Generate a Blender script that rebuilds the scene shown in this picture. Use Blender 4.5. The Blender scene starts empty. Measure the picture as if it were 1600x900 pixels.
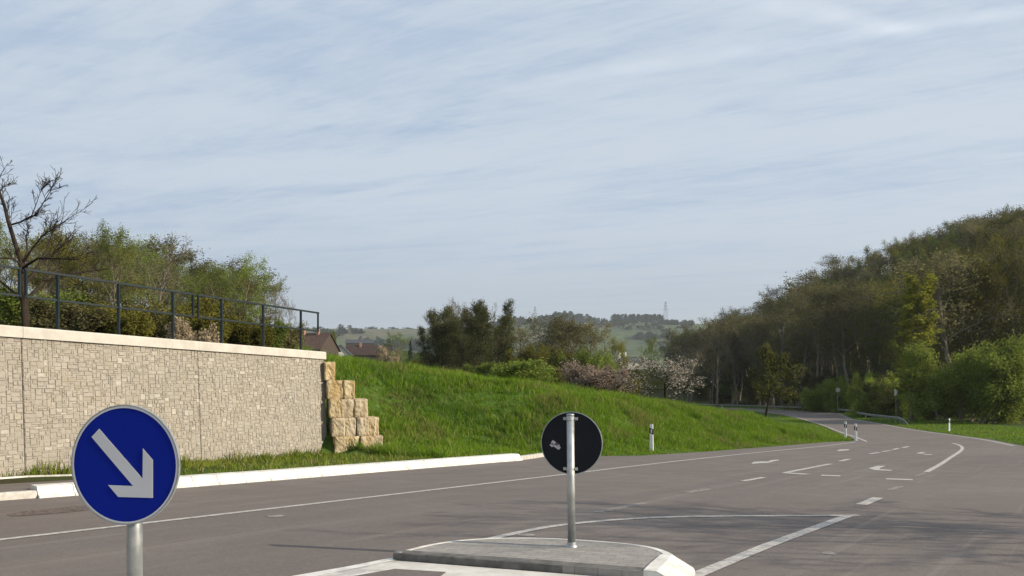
import bpy, bmesh, math, random
import numpy as np
from mathutils import Vector, Matrix, noise as mnoise

C = bpy.context.scene
COL = C.collection
R = math.radians
CZ = 1.38                       # eye height above the road at the origin
FPX = 1200.0

# ------------------------------------------------------------------ camera
cd = bpy.data.cameras.new('camera'); cam = bpy.data.objects.new('camera', cd); COL.objects.link(cam)
cam.location = (0, 0, CZ); cam.rotation_euler = (R(90), 0, 0)
cd.sensor_width = 36; cd.lens = 27; cd.shift_y = 0.09375; cd.clip_start = 0.1; cd.clip_end = 20000
C.camera = cam
C.view_settings.view_transform = 'Standard'; C.view_settings.look = 'None'
C.view_settings.gamma = 1; C.view_settings.use_curve_mapping = False
C.view_settings.exposure = 0.72
C.cycles.max_bounces = 6; C.cycles.transparent_max_bounces = 8; C.cycles.volume_bounces = 0

# ------------------------------------------------------------------ node helpers
class NT:
    def __init__(s, tree): s.t = tree; s.n = tree.nodes; s.l = tree.links
    def inp(s, sock, v):
        if v is None: return
        if isinstance(v, bpy.types.NodeSocket): s.l.new(v, sock)
        else:
            if sock.type == 'RGBA' and len(v) == 3: v = (*v, 1)
            sock.default_value = v
    def math(s, op, a, b=None, c=None, clamp=False):
        n = s.n.new('ShaderNodeMath'); n.operation = op; n.use_clamp = clamp
        s.inp(n.inputs[0], a); s.inp(n.inputs[1], b); s.inp(n.inputs[2], c); return n.outputs[0]
    def mix(s, f, a, b, mode='MIX'):
        n = s.n.new('ShaderNodeMix'); n.data_type = 'RGBA'; n.blend_type = mode
        s.inp(n.inputs[0], f); s.inp(n.inputs[6], a); s.inp(n.inputs[7], b); return n.outputs[2]
    def noise(s, vec, scale, detail=4, rough=.55, dist=0.0):
        n = s.n.new('ShaderNodeTexNoise'); s.inp(n.inputs['Vector'], vec)
        n.inputs['Scale'].default_value = scale; n.inputs['Detail'].default_value = detail
        n.inputs['Roughness'].default_value = rough; n.inputs['Distortion'].default_value = dist
        return n.outputs['Fac']
    def ramp(s, f, a, b, lo=0.0, hi=1.0):
        n = s.n.new('ShaderNodeMapRange'); n.interpolation_type = 'SMOOTHSTEP'
        s.inp(n.inputs['Value'], f); n.inputs['From Min'].default_value = a; n.inputs['From Max'].default_value = b
        n.inputs['To Min'].default_value = lo; n.inputs['To Max'].default_value = hi; return n.outputs[0]
    def pos(s): return s.n.new('ShaderNodeNewGeometry').outputs['Position']
    def objco(s): return s.n.new('ShaderNodeTexCoord').outputs['Object']
    def scale(s, vec, sc, rot=(0, 0, 0)):
        n = s.n.new('ShaderNodeMapping'); s.inp(n.inputs[0], vec); n.inputs['Scale'].default_value = sc
        n.inputs['Rotation'].default_value = rot; return n.outputs[0]
    def bump(s, h, strength=.3, dist=.02):
        n = s.n.new('ShaderNodeBump'); s.inp(n.inputs['Height'], h)
        n.inputs['Strength'].default_value = strength; n.inputs['Distance'].default_value = dist; return n.outputs[0]
    def attr(s, name):
        n = s.n.new('ShaderNodeAttribute'); n.attribute_name = name; return n
    def island(s): return s.n.new('ShaderNodeNewGeometry').outputs['Random Per Island']
    def objrand(s): return s.n.new('ShaderNodeObjectInfo').outputs['Random']

def material(name, build, rough=.9, metallic=0.0, spec=.3):
    m = bpy.data.materials.new(name); m.use_nodes = True
    t = NT(m.node_tree); p = m.node_tree.nodes['Principled BSDF']
    p.inputs['Roughness'].default_value = rough; p.inputs['Metallic'].default_value = metallic
    p.inputs['Specular IOR Level'].default_value = spec
    build(t, p); return m

def plain(name, col, rough=.7, metallic=0.0, spec=.3, var=.12, scale=3.0):
    def b(t, p):
        n = t.noise(t.objco(), scale, 5)
        lo = tuple(c*(1-var) for c in col); hi = tuple(min(1, c*(1+var)) for c in col)
        t.inp(p.inputs['Base Color'], t.mix(t.ramp(n, .3, .7), lo, hi))
        t.inp(p.inputs['Roughness'], t.ramp(n, .2, .8, max(0, rough-.1), min(1, rough+.1)))
    return material(name, b, rough, metallic, spec)

# ------------------------------------------------------------------ world and sun
SUN_AZ = math.atan2(.965, -.26)            # measured from +Y towards +X
SUN_EL = R(24)
w = bpy.data.worlds.new('World'); C.world = w; w.use_nodes = True
t = NT(w.node_tree); bg = w.node_tree.nodes['Background']
sky = w.node_tree.nodes.new('ShaderNodeTexSky'); sky.sky_type = 'NISHITA'; sky.sun_disc = False
sky.sun_elevation = SUN_EL; sky.sun_rotation = SUN_AZ; sky.air_density = 1.0; sky.dust_density = 1.6; sky.ozone_density = 1.2
dirv = w.node_tree.nodes.new('ShaderNodeTexCoord').outputs['Generated']
sep = w.node_tree.nodes.new('ShaderNodeSeparateXYZ'); t.l.new(dirv, sep.inputs[0])
zz = t.math('MAXIMUM', sep.outputs[2], 0.06)
cu = t.math('DIVIDE', sep.outputs[0], zz); cv = t.math('DIVIDE', sep.outputs[1], zz)
comb = w.node_tree.nodes.new('ShaderNodeCombineXYZ'); t.l.new(cu, comb.inputs[0]); t.l.new(cv, comb.inputs[1])
P2 = comb.outputs[0]
rotp = lambda a: t.scale(P2, (1, 1, 1), (0, 0, R(a)))
n1 = t.noise(t.scale(rotp(21), (.30, 1.25, 1)), 1.1, 8, .62, .7)
n2 = t.noise(t.scale(rotp(40), (.45, 2.0, 1)), 1.7, 8, .68, .9)
n3 = t.noise(t.scale(P2, (.3, .4, 1)), .55, 3, .5, .2)
cl = t.math('ADD', t.math('MULTIPLY', n1, .5), t.math('ADD', t.math('MULTIPLY', n2, .30), t.math('MULTIPLY', n3, .34)))
n4 = t.noise(t.scale(rotp(28), (.5, 3.2, 1)), 4.5, 8, .72, 1.2); n5 = t.noise(t.scale(rotp(-18), (.6, 2.2, 1)), 2.6, 8, .7, 1.0)
cl = t.math('ADD', cl, t.math('ADD', t.math('MULTIPLY', t.math('SUBTRACT', n4, .5), .22), t.math('MULTIPLY', t.math('SUBTRACT', n5, .5), .16)))
veil = t.ramp(cl, .41, .63, 0.0, 1.0)
def trail(a, b, width, x0, x1, amp):
    wob = t.math('MULTIPLY', t.math('SUBTRACT', t.noise(P2, 2.0, 4), .5), .10)
    d = t.math('ABSOLUTE', t.math('ADD', t.math('SUBTRACT', t.math('SUBTRACT', cv, a), t.math('MULTIPLY', cu, b)), wob))
    g = t.ramp(d, width, 0.0, 0.0, amp)
    g = t.math('MULTIPLY', t.ramp(d, 0.0, width, amp, 0.0), t.ramp(t.noise(P2, 6.0, 5), .3, .65, .35, 1.0))
    return t.math('MULTIPLY', g, t.math('MULTIPLY', t.ramp(cu, x0, x0+.5), t.ramp(cu, x1, x1+.35, 1.0, 0.0)))
tr = t.math('ADD', trail(2.58, -.386, .085, -.1, 3.5, .55), trail(1.784, .35, .075, .3, 1.0, .7))
hor = t.ramp(sep.outputs[2], .0, .30, 1.0, 0.0)
nish = t.mix(1.0, sky.outputs[0], (.085, .085, .085), 'MULTIPLY')
base = t.mix(t.math('MULTIPLY_ADD', hor, .30, .62), nish, t.mix(hor, (.275, .330, .412), (.245, .278, .315)))
tint = t.mix(veil, (.256, .326, .430), (.366, .416, .474))
c1 = t.mix(t.ramp(sep.outputs[2], .02, .26, .12, .92), base, tint)
c2 = t.mix(t.math('MINIMUM', tr, 1.0), c1, (.43, .475, .535))
t.l.new(c2, bg.inputs['Color']); bg.inputs['Strength'].default_value = 1.0

sd = bpy.data.lights.new('sun', 'SUN'); sd.energy = 4.3; sd.angle = R(.5); sd.color = (1, .875, .69)
so = bpy.data.objects.new('sun', sd); COL.objects.link(so)
sv = Vector((.965*math.cos(SUN_EL), -.26*math.cos(SUN_EL), math.sin(SUN_EL)))
so.rotation_euler = sv.to_track_quat('Z', 'Y').to_euler(); so.location = (40, -10, 30)

# ------------------------------------------------------------------ object helpers
def tag(o, label=None, cat=None, group=None, kind=None):
    if label: o['label'] = label
    if cat: o['category'] = cat
    if group: o['group'] = group
    if kind: o['kind'] = kind
    return o
def empty(name, loc=(0, 0, 0), rz=0, **k):
    o = bpy.data.objects.new(name, None); COL.objects.link(o); o.location = loc; o.rotation_euler = (0, 0, rz)
    o.empty_display_size = .2
    return tag(o, **k)
def link_mesh(name, me, mat=None, parent=None, smooth=False):
    o = bpy.data.objects.new(name, me); COL.objects.link(o)
    if mat:
        for m in (mat if isinstance(mat, (list, tuple)) else [mat]): me.materials.append(m)
    if parent: o.parent = parent
    if smooth:
        for p in me.polygons: p.use_smooth = True
    return o
def from_bm(name, bm, mat, parent=None, smooth=False):
    me = bpy.data.meshes.new(name); bm.normal_update(); bm.to_mesh(me); bm.free()
    return link_mesh(name, me, mat, parent, smooth)
def quick_mesh(name, verts, faces):
    """numpy verts (n,3), faces (m,k) -> mesh"""
    me = bpy.data.meshes.new(name); verts = np.asarray(verts, np.float32); faces = np.asarray(faces, np.int32)
    me.vertices.add(len(verts)); me.vertices.foreach_set('co', verts.ravel())
    k = faces.shape[1]; me.loops.add(faces.size); me.loops.foreach_set('vertex_index', faces.ravel())
    me.polygons.add(len(faces)); me.polygons.foreach_set('loop_start', np.arange(0, faces.size, k, dtype=np.int32))
    me.update(calc_edges=True); me.validate(); return me
def box(bm, c, s, rz=0, bevel=0):
    r = bmesh.ops.create_cube(bm, size=1)['verts']
    M = Matrix.Translation(c) @ Matrix.Rotation(rz, 4, 'Z') @ Matrix.Diagonal((*s, 1))
    bmesh.ops.transform(bm, matrix=M, verts=r)
    if bevel:
        es = list({e for v in r for e in v.link_edges})
        bmesh.ops.bevel(bm, geom=es, offset=bevel, segments=2, affect='EDGES', profile=.6)
    return r
def tube(bm, p0, p1, r0, r1=None, n=12, caps=True):
    r1 = r0 if r1 is None else r1; p0 = Vector(p0); p1 = Vector(p1); d = (p1-p0)
    q = d.to_track_quat('Z', 'Y').to_matrix()
    a = []; b = []
    for i in range(n):
        v = Vector((math.cos(2*math.pi*i/n), math.sin(2*math.pi*i/n), 0))
        a.append(bm.verts.new(p0+q@(v*r0))); b.append(bm.verts.new(p1+q@(v*r1)))
    for i in range(n): bm.faces.new((a[i], a[(i+1) % n], b[(i+1) % n], b[i]))
    if caps: bm.faces.new(a[::-1]); bm.faces.new(b)
def smoothstep(x): x = np.clip(x, 0, 1); return x*x*(3-2*x)

# ------------------------------------------------------------------ ground heights
def zroad(Y):
    Y = np.asarray(Y, float)
    a = np.minimum(Y, 50)*-.04
    b = np.clip(Y-50, 0, 20); a = a-(.04*b-.5*.025*b*b/20)
    a = a-np.clip(Y-70, 0, 250)*.015
    return a
def zr(Y): return float(zroad(Y))
def G(px, py, off=0.0):
    """where a sight line of the survey photograph meets the road"""
    k = (py-600)/FPX; Y = 3.0
    while Y < 400 and CZ-k*Y > zr(Y)+off: Y += .02 if Y < 60 else .1
    return ((px-800)/FPX*Y, Y)

left_edge = [(-30, -17), (-22, -6), (-14, 5.2), (-8.24, 12.36), (-6.3, 14.5), (-3.1, 18.8), (.25, 23.3), (1.0, 25.1), (4.3, 25.9),
             (7.1, 28.5), (11, 33), (15.7, 38.5), (18.2, 40.6)]
far_left = [G(1325, 681), G(1290, 667), G(1255, 656), G(1225, 648.5), (46, 150), (42, 180), (34, 215), (20, 250)]
far_right = [(26, 258), (41, 222), (50.5, 185), (54.5, 150), (53.5, 125)]
right_edge = [G(1330, 654), G(1380, 662), G(1475, 677), G(1545, 686), G(1600, 697), (18.6, 26), (14.8, 15), (13.2, 6), (13, -17)]
ASPHALT = left_edge+far_left+far_right+right_edge

def poly_dist(X, Y, poly, closed=True):
    """distance to polygon outline and inside mask"""
    d = np.full(X.shape, 1e9); ins = np.zeros(X.shape, bool); n = len(poly)
    for i in range(n if closed else n-1):
        x0, y0 = poly[i]; x1, y1 = poly[(i+1) % n]
        dx, dy = x1-x0, y1-y0; L = dx*dx+dy*dy+1e-12
        tt = np.clip(((X-x0)*dx+(Y-y0)*dy)/L, 0, 1)
        d = np.minimum(d, np.hypot(X-x0-tt*dx, Y-y0-tt*dy))
        if closed:
            c = ((y0 > Y) != (y1 > Y)); ins ^= c & (X < (x1-x0)*(Y-y0)/((y1-y0) or 1e-9)+x0)
    return d, ins

WALL_END = np.array((-5.74, 24.0)); WD = np.array((.4565, .8897)); WN = np.array((.8897, -.4565))   # along the wall, and its outward face
def terrain(X, Y):
    X = np.asarray(X, float); Y = np.asarray(Y, float)
    d, ins = poly_dist(X, Y, ASPHALT); d = np.where(ins, 0, d)
    zR = zroad(np.clip(Y, -60, None))
    left_side, _ = poly_dist(X, Y, left_edge+far_left, False); right_side, _ = poly_dist(X, Y, far_right+right_edge, False)
    L = left_side < right_side
    # left: tilted meadow plane
    plane = 1.33-.135*np.clip(X, -240, 60)
    plane = np.maximum(plane, zR-.9) + .07*np.sin(X*.21+Y*.13)*smoothstep((d-8)/10)
    plane = plane-.9*smoothstep((-X-7.5)/3)*(1-smoothstep((Y-30)/25)); fade = smoothstep((Y-430)/300); plane = plane*(1-fade)+(-9)*fade
    s = (X-WALL_END[0])*WN[0]+(Y-WALL_END[1])*WN[1]; tt = (X-WALL_END[0])*WD[0]+(Y-WALL_END[1])*WD[1]
    d0 = .3+3.2*np.clip((2-X)/7, 0, 1)
    B = smoothstep((d-d0)/5.8)*smoothstep((tt+2)/2+.0)
    step = smoothstep((-s-.2)/1.1)*(1-smoothstep((tt-.3)/2.2))
    F = np.maximum(np.where((tt < 0) & (s > -.1), 0, B), step)
    kerb = .10*(1-smoothstep((X-.5)/1.0))*smoothstep((d-.25)/.3)*(Y < 26)
    verge = zR-.08*(1-smoothstep(d/.3))+.03*smoothstep((d-.3)/2)+kerb
    zl = verge*(1-F)+plane*F
    # right: verge, then the wooded hillside
    hill = np.clip(d-11, 0, 75); up = .50*hill*hill/(hill+9)
    up = np.minimum(up, 34)*smoothstep((Y-62)/45)*(1-.9*smoothstep((Y-230)/180))
    zrr = zR-.08*(1-smoothstep(d/.3))+.05*smoothstep((d-.5)/3)+up
    z = np.where(L, zl, zrr)
    # valley floor and the far range
    v = smoothstep((Y-330)/350)
    z = z*(1-v)+(-9)*v
    ridge = 170+9*np.sin(X*.0021+.6)+5*np.sin(X*.0057)
    far = smoothstep((Y-850)/1500)
    z = z+far*(ridge+9)
    z = z+far*(1-far)*22*np.sin(X*.006+Y*.003)
    return np.where(ins & (d <= 0), zR-.08, z)
def zt(x, y): return float(terrain(np.array([x]), np.array([y]))[0])

def axis(spans):
    out = []
    for a, b, st in spans: out += list(np.arange(a, b, st))
    return np.array(out+[spans[-1][1]])
gx = axis([(-4500, -1200, 300), (-1200, -400, 60), (-400, -100, 15), (-100, -30, 3), (-30, -14, 1), (-14, 24, .4), (24, 60, 1), (60, 150, 3), (150, 400, 12), (400, 1200, 50), (1200, 4500, 300)])
gy = axis([(-600, -60, 60), (-60, -20, 8), (-20, 8, 2), (8, 48, .4), (48, 80, 1), (80, 300, 3), (300, 500, 10), (500, 900, 30), (900, 2500, 45), (2500, 7000, 450)])
XX, YY = np.meshgrid(gx, gy); ZZ = terrain(XX, YY)
nx, ny = len(gx), len(gy)
idx = np.arange(nx*ny).reshape(ny, nx)
F = np.stack([idx[:-1, :-1], idx[:-1, 1:], idx[1:, 1:], idx[1:, :-1]], -1).reshape(-1, 4)
me = quick_mesh('ground', np.stack([XX, YY, ZZ], -1).reshape(-1, 3), F)
dA, insA = poly_dist(XX, YY, ASPHALT)
rs, _ = poly_dist(XX, YY, far_right+right_edge, False); ls, _ = poly_dist(XX, YY, left_edge+far_left, False)
wood = np.where((rs < ls) & (YY > 30) & (YY < 420), smoothstep((dA-9)/5), 0)
wood = np.maximum(wood, ((YY > 52) & (YY < 260)) * smoothstep((-XX*1.0-YY*.30)/10-.2))
wood = np.maximum(wood, (YY > 8) * (YY < 80) * smoothstep((-XX-6.5-.17*(YY-24))/3))
farm = smoothstep((YY-600)/200)
ca = me.color_attributes.new('zone', 'FLOAT_COLOR', 'POINT')
arr = np.zeros((nx*ny, 4), np.float32); arr[:, 0] = wood.ravel(); arr[:, 1] = farm.ravel(); arr[:, 3] = 1
ca.data.foreach_set('color', arr.ravel())
def ground_mat(t, p):
    pos = t.pos(); z = t.attr('zone'); s = t.n.new('ShaderNodeSeparateColor'); t.l.new(z.outputs['Color'], s.inputs[0])
    fn = t.noise(t.scale(pos, (1, 2.2, 1)), .035, 8, .8); g1 = t.noise(pos, .35, 5); g2 = t.noise(pos, 4.0, 5, .7); g3 = t.noise(pos, .05, 3)
    grass = t.mix(t.ramp(g1, .3, .7), (.060, .110, .016), (.095, .150, .026))
    grass = t.mix(t.ramp(g2, .35, .7), grass, (.04, .085, .015))
    grass = t.mix(t.ramp(g3, .45, .65), grass, (.075, .15, .02))
    litter = t.mix(t.ramp(t.noise(pos, .6, 5), .35, .65), (.055, .042, .022), (.05, .07, .018))
    base = t.mix(s.outputs[0], grass, litter)
    vor = t.n.new('ShaderNodeTexVoronoi'); t.inp(vor.inputs['Vector'], t.scale(pos, (.0065, .0045, 0), (0, 0, .25)))
    vor.inputs['Scale'].default_value = 1.0
    sv = t.n.new('ShaderNodeSeparateColor'); t.l.new(vor.outputs['Color'], sv.inputs[0])
    f1 = t.mix(t.ramp(sv.outputs[0], .4, .45), (.042, .075, .034), (.062, .092, .040))
    f1 = t.mix(t.ramp(sv.outputs[1], .72, .75), f1, (.13, .105, .075))
    f1 = t.mix(t.ramp(sv.outputs[2], .82, .85), f1, (.075, .12, .042))
    f1 = t.mix(t.ramp(t.noise(pos, .022, 7, .75), .44, .58, 0, .85), f1, (.032, .052, .026))
    f1 = t.mix(t.ramp(fn, .42, .60, 0, .7), f1, (.11, .125, .065)); base = t.mix(t.math('MULTIPLY', t.ramp(t.noise(pos, 9, 5, .8), .38, .6), .6), base, (.028, .045, .010)); t.inp(p.inputs['Base Color'], t.mix(s.outputs[1], base, f1))
    t.inp(p.inputs['Normal'], t.bump(g2, .5, .06))
ground = tag(link_mesh('ground', me, material('ground_mat', ground_mat, .95, 0, .1), smooth=True), kind='structure')

# ------------------------------------------------------------------ flat sheets that follow the road
def sheet(name, polys, mat, off, kind=None, parent=None, step=2.5):
    bm = bmesh.new()
    for poly in polys:
        f = bm.faces.new([bm.verts.new((x, y, 0)) for x, y in poly])
        if f.normal.z < 0: f.normal_flip()
    bmesh.ops.triangulate(bm, faces=bm.faces[:])
    ys = [y for p in polys for _, y in p]; y = 50
    if max(ys) > 50:
        while y < max(ys):
            if y > min(ys): bmesh.ops.bisect_plane(bm, geom=bm.verts[:]+bm.edges[:]+bm.faces[:], plane_co=(0, y, 0), plane_no=(0, 1, 0))
            y += step
    for v in bm.verts: v.co.z = zr(v.co.y)+off
    bm.normal_update()
    for f in bm.faces:
        if f.normal.z < 0: f.normal_flip()
    o = from_bm(name, bm, mat, parent)
    if kind: tag(o, kind=kind)
    return o
def resample(pts, st):
    out = [pts[0]]
    for a, b in zip(pts[:-1], pts[1:]):
        L = math.dist(a, b); n = max(1, int(L/st))
        out += [(a[0]+(b[0]-a[0])*i/n, a[1]+(b[1]-a[1])*i/n) for i in range(1, n+1)]
    return out
def smooth_pts(pts, it=2):
    for _ in range(it):
        q = [pts[0]]
        for a, b in zip(pts[:-1], pts[1:]):
            q += [(a[0]*.75+b[0]*.25, a[1]*.75+b[1]*.25), (a[0]*.25+b[0]*.75, a[1]*.25+b[1]*.75)]
        pts = q+[pts[-1]]
    return pts
def offset_line(pts, o):
    out = []
    for i, p in enumerate(pts):
        a = pts[max(0, i-1)]; b = pts[min(len(pts)-1, i+1)]
        dx, dy = b[0]-a[0], b[1]-a[1]; L = math.hypot(dx, dy) or 1
        out.append((p[0]-dy/L*o, p[1]+dx/L*o))
    return out
def strip(pts, wd):
    a = offset_line(pts, wd/2); b = offset_line(pts, -wd/2)
    return [[a[i], a[i+1], b[i+1], b[i]] for i in range(len(pts)-1)]

def asphalt_mat(t, p):
    pos = t.pos(); al = t.scale(pos, (1, 1, 1), (0, 0, R(-53)))       # x runs along the carriageway
    fine = t.noise(pos, 60, 3, .7); mid = t.noise(pos, 1.3, 5); big = t.noise(pos, .16, 3)
    st = t.noise(t.scale(al, (.05, 1.1, 1)), 1.0, 4, .6)
    c = t.mix(t.ramp(big, .35, .65), (.147, .117, .101), (.186, .153, .133))
    c = t.mix(t.ramp(mid, .3, .75, 0, .45), c, (.125, .105, .096))
    c = t.mix(t.ramp(st, .42, .62, 0, .40), c, (.108, .092, .086))
    c = t.mix(t.ramp(fine, .35, .65, 0, .6), c, (.095, .081, .072)); c = t.mix(t.ramp(t.noise(pos, 22, 4, .75), .50, .66, 0, .35), c, (.23, .20, .18))
    c = t.mix(t.ramp(t.noise(pos, 140, 2), .62, .75, 0, .5), c, (.34, .31, .28))
    spot = t.noise(pos, 3.5, 6, .7); c = t.mix(t.ramp(spot, .58, .72, 0, .35), c, (.085, .075, .070))
    c = t.mix(t.ramp(t.noise(t.scale(al, (.12, 5, 1)), 1.0, 6, .7), .56, .66, 0, .30), c, (.235, .205, .185))
    t.inp(p.inputs['Base Color'], c); t.inp(p.inputs['Roughness'], t.ramp(mid, .2, .8, .62, .85))
    t.inp(p.inputs['Normal'], t.bump(fine, .35, .01))
ASPH = material('asphalt', asphalt_mat, .75, 0, .35)
road = sheet('road', [ASPHALT], ASPH, 0.0, 'structure')

def paint_mat(t, p):
    pos = t.pos()
    wear = t.ramp(t.noise(pos, 14, 6, .75), .42, .66, 0, .75)
    c = t.mix(wear, (.48, .46, .43), (.19, .17, .16))
    t.inp(p.inputs['Base Color'], t.mix(t.ramp(t.noise(pos, .7, 3), .4, .7, 0, .3), c, (.30, .28, .26)))
PAINT = material('road_paint', paint_mat, .7, 0, .3)
def worn_mat(t, p):
    pos = t.pos(); wear = t.ramp(t.noise(pos, 11, 6, .8), .36, .56, 0, 1)
    t.inp(p.inputs['Base Color'], t.mix(wear, (.33, .31, .29), (.165, .148, .140)))
WORN = material('worn_paint', worn_mat, .75, 0, .3)

lines = []
edge = smooth_pts([(-26, -17.5), (-16, -5), (-5.6, 8.45), (1, 17.4), (3.6, 21.1), (9, 28.1), (13.9, 33.9), (17.2, 38.4)], 2)
lines += strip(edge, .13)
# hatched wedge in front of the island
lines += strip(smooth_pts([(-.55, 8.0), (-.1, 8.75), (.56, 9.6), (1.75, 10.3), (3.1, 10.45), (4.75, 10.5)], 2), .12)
lines += strip([(1.55, 6.55), (2.7, 8.1), (4.62, 10.52)], .14)
def seg(p0, p1, wd):
    a = G(*p0); b = G(*p1); return strip([a, b], wd)
lines += seg((1346, 789), (1372, 778), .17)
lines += strip(smooth_pts([G(1447, 738), G(1471, 725), G(1485, 715), G(1500, 706), G(1505, 700), G(1499, 695.5), G(1488, 692.5)], 2), .13)
lines += seg((1226, 739), (1298, 725), .15)+seg((1226, 739), (1262, 741.5), .30)
lines += seg((1283, 743), (1313, 744), .32)+seg((1384, 748.5), (1426, 750), .32)
lines += seg((1161, 752), (1194, 746), .14)
for a, b in (((1312, 721), (1327, 717.5)), ((1359, 709.5), (1374, 707)), ((1379, 706), (1391, 704)), ((1395, 703), (1404, 700.5)), ((1410, 700), (1420, 697.5))):
    lines += seg(a, b, .15)
# line along the right carriageway and the far left edge
lines += strip([(x-.35, y+.15) for x, y in smooth_pts([right_edge[i] for i in (4, 3, 2, 1, 0)]+[(53.5, 125), (54.5, 150), (50.5, 185)], 2)], .16)
lines += strip([(x+.30, y) for x, y in smooth_pts([(17.9, 39.4)]+far_left[:6], 2)], .14)
def arrow(px, py, rot, sc, kind):
    """painted arrow lying on the road, rot = heading measured from +Y clockwise"""
    x0, y0 = G(px, py); c, s = math.cos(rot), math.sin(rot)
    if kind == 'left': parts = [[(-.1, -2.2), (.1, -2.2), (.1, .3), (-.1, .3)], [(-.1, .0), (-.1, .3), (-.55, .75), (-.7, .5)], [(-1.35, .95), (-.72, .1), (-.35, 1.15)]]
    elif kind == 'head': parts = [[(-.42, -.6), (.42, -.6), (0, .9)]]
    else: parts = [[(-.09, -2.2), (.09, -2.2), (.09, .6), (-.09, .6)], [(-.42, .6), (.42, .6), (0, 2.0)]]
    return [[(x0+(x*c+y*s)*sc, y0+(-x*s+y*c)*sc) for x, y in q] for q in parts]
def marks(*polys): return [[G(*q) for q in p_] for p_ in polys]
lines += marks([(1174, 725.3), (1177, 721.8), (1188, 721.3), (1184, 724.3)], [(1188, 721.3), (1200, 721.3), (1206, 719), (1217, 718.4), (1217, 719.9), (1208, 721.6), (1199, 723.7), (1184, 724.3)])
lines += marks([(1307, 705), (1312, 702.4), (1328, 702), (1325, 703.9), (1316, 704.6)])
lines += marks([(1357, 732), (1371, 728.2), (1384, 728.2), (1376, 731), (1374, 733.4), (1366, 735)], [(1366, 735), (1374, 733.4), (1394, 734.6), (1392, 736), (1372, 735.4)])
lines += marks([(1431, 708.6), (1438, 706.8), (1447, 706.8), (1441, 709.2)], [(1444, 709.7), (1458, 710.1), (1456, 711), (1442, 710.7)])
markings = sheet('road_markings', lines, PAINT, .006, 'structure')
worn = seg((1072, 770), (1110, 764), .16)+seg((932, 801), (1008, 786), .16)+seg((1390, 766), (1406, 760), .14)+seg((418, 808), (444, 806), .2)
worn += [[G(812, 838), G(838, 838), G(832, 834), G(806, 835)], [G(1283, 866), G(1307, 868), G(1300, 863), G(1286, 863)], [G(1428, 744), G(1446, 738), G(1448, 739), G(1431, 745)]]
sheet('worn_road_markings', worn, WORN, .0045, 'structure')
# rough repaired patch in the bus bay
random.seed(5)
cx, cy = G(98, 797)
patch = [(cx+(.95+.2*random.random())*math.cos(a)*.42+.18*math.sin(a), cy+(.55+.15*random.random())*math.sin(a)+.4*math.cos(a)*.5) for a in np.linspace(0, 2*math.pi, 22)[:-1]]
def patch_mat(t, p):
    pos = t.pos(); t.inp(p.inputs['Base Color'], t.mix(t.ramp(t.noise(pos, 22, 5, .7), .4, .6), (.20, .15, .13), (.06, .045, .042)))
    t.inp(p.inputs['Normal'], t.bump(t.noise(pos, 22, 5, .7), .8, .03))
sheet('road_patch', [patch], material('patch', patch_mat, .9), .005, 'structure')

# ------------------------------------------------------------------ kerbs and pavement
def sweep(name, pts, prof, mat, kind='structure', gap=0.0, seglen=1.0, parent=None):
    """profile (offset to the left of the line, height above the road), laid in stones seglen long"""
    bm = bmesh.new(); pts = resample(pts, seglen)
    for i in range(len(pts)-1):
        pair = []
        for j in (i, i+1):
            a = pts[max(0, j-1)]; b = pts[min(len(pts)-1, j+1)]
            dx, dy = b[0]-a[0], b[1]-a[1]; L = math.hypot(dx, dy)
            ox, oy = -dy/L, dx/L; g = gap*(1 if j == i else -1)
            ux, uy = dx/L*g, dy/L*g
            jit = random.uniform(-.002, .002)
            pair.append([bm.verts.new((pts[j][0]+ox*o+ux, pts[j][1]+oy*o+uy, zr(pts[j][1])+h+(jit if h > 0 else 0))) for o, h in prof])
        a, b = pair; n = len(prof)
        for k in range(n-1): bm.faces.new((a[k], b[k], b[k+1], a[k+1]))
        if gap: bm.faces.new(a[::-1]); bm.faces.new(b)
    bmesh.ops.recalc_face_normals(bm, faces=bm.faces[:])
    return tag(from_bm(name, bm, mat, parent), kind=kind)
def white_kerb(t, p):
    pos = t.pos(); n = t.noise(pos, 5, 6, .7)
    c = t.mix(t.ramp(n, .35, .6), (.52, .50, .46), (.70, .685, .65))
    t.inp(p.inputs['Base Color'], t.mix(t.ramp(t.noise(pos, 9, 7, .75), .55, .66, 0, .6), c, (.28, .25, .215)))
    t.inp(p.inputs['Normal'], t.bump(n, .2, .01))
WK = material('white_kerb', white_kerb, .6, 0, .3)
def grey_kerb(t, p):
    pos = t.pos(); n = t.noise(pos, 8, 6, .7)
    t.inp(p.inputs['Base Color'], t.mix(t.ramp(n, .3, .7), (.33, .31, .28), (.50, .48, .44))); t.inp(p.inputs['Normal'], t.bump(n, .2, .01))
GK = material('grey_kerb', grey_kerb, .8, 0, .3)
kl = resample(smooth_pts([(-22, -6), (-14, 5.2), (-8.24, 12.36), (-6.3, 14.5), (-3.1, 18.8), (.25, 23.3)], 2), .5)
ks = min(range(len(kl)), key=lambda i: math.hypot(kl[i][0]+7.75, kl[i][1]-12.9))
low = [(-.02, -.1), (0, .09), (.03, .12), (.15, .12), (.15, -.1)]
bus = [(-.10, -.1), (-.09, .03), (-.02, .06), (.03, .175), (.07, .19), (.34, .19), (.34, -.1)]
sweep('bay_kerb', kl[:ks+1], low, GK, gap=.004)
sweep('white_bus_kerb', kl[ks:], bus, WK, gap=.006)
sweep('end_kerb', smooth_pts([(.25, 23.3), (.75, 24.4), (1.05, 25.3), (1.9, 25.75)], 2), [(-.02, -.1), (0, .10), (.03, .12), (.15, .12), (.15, -.1)], GK, gap=.004)
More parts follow.
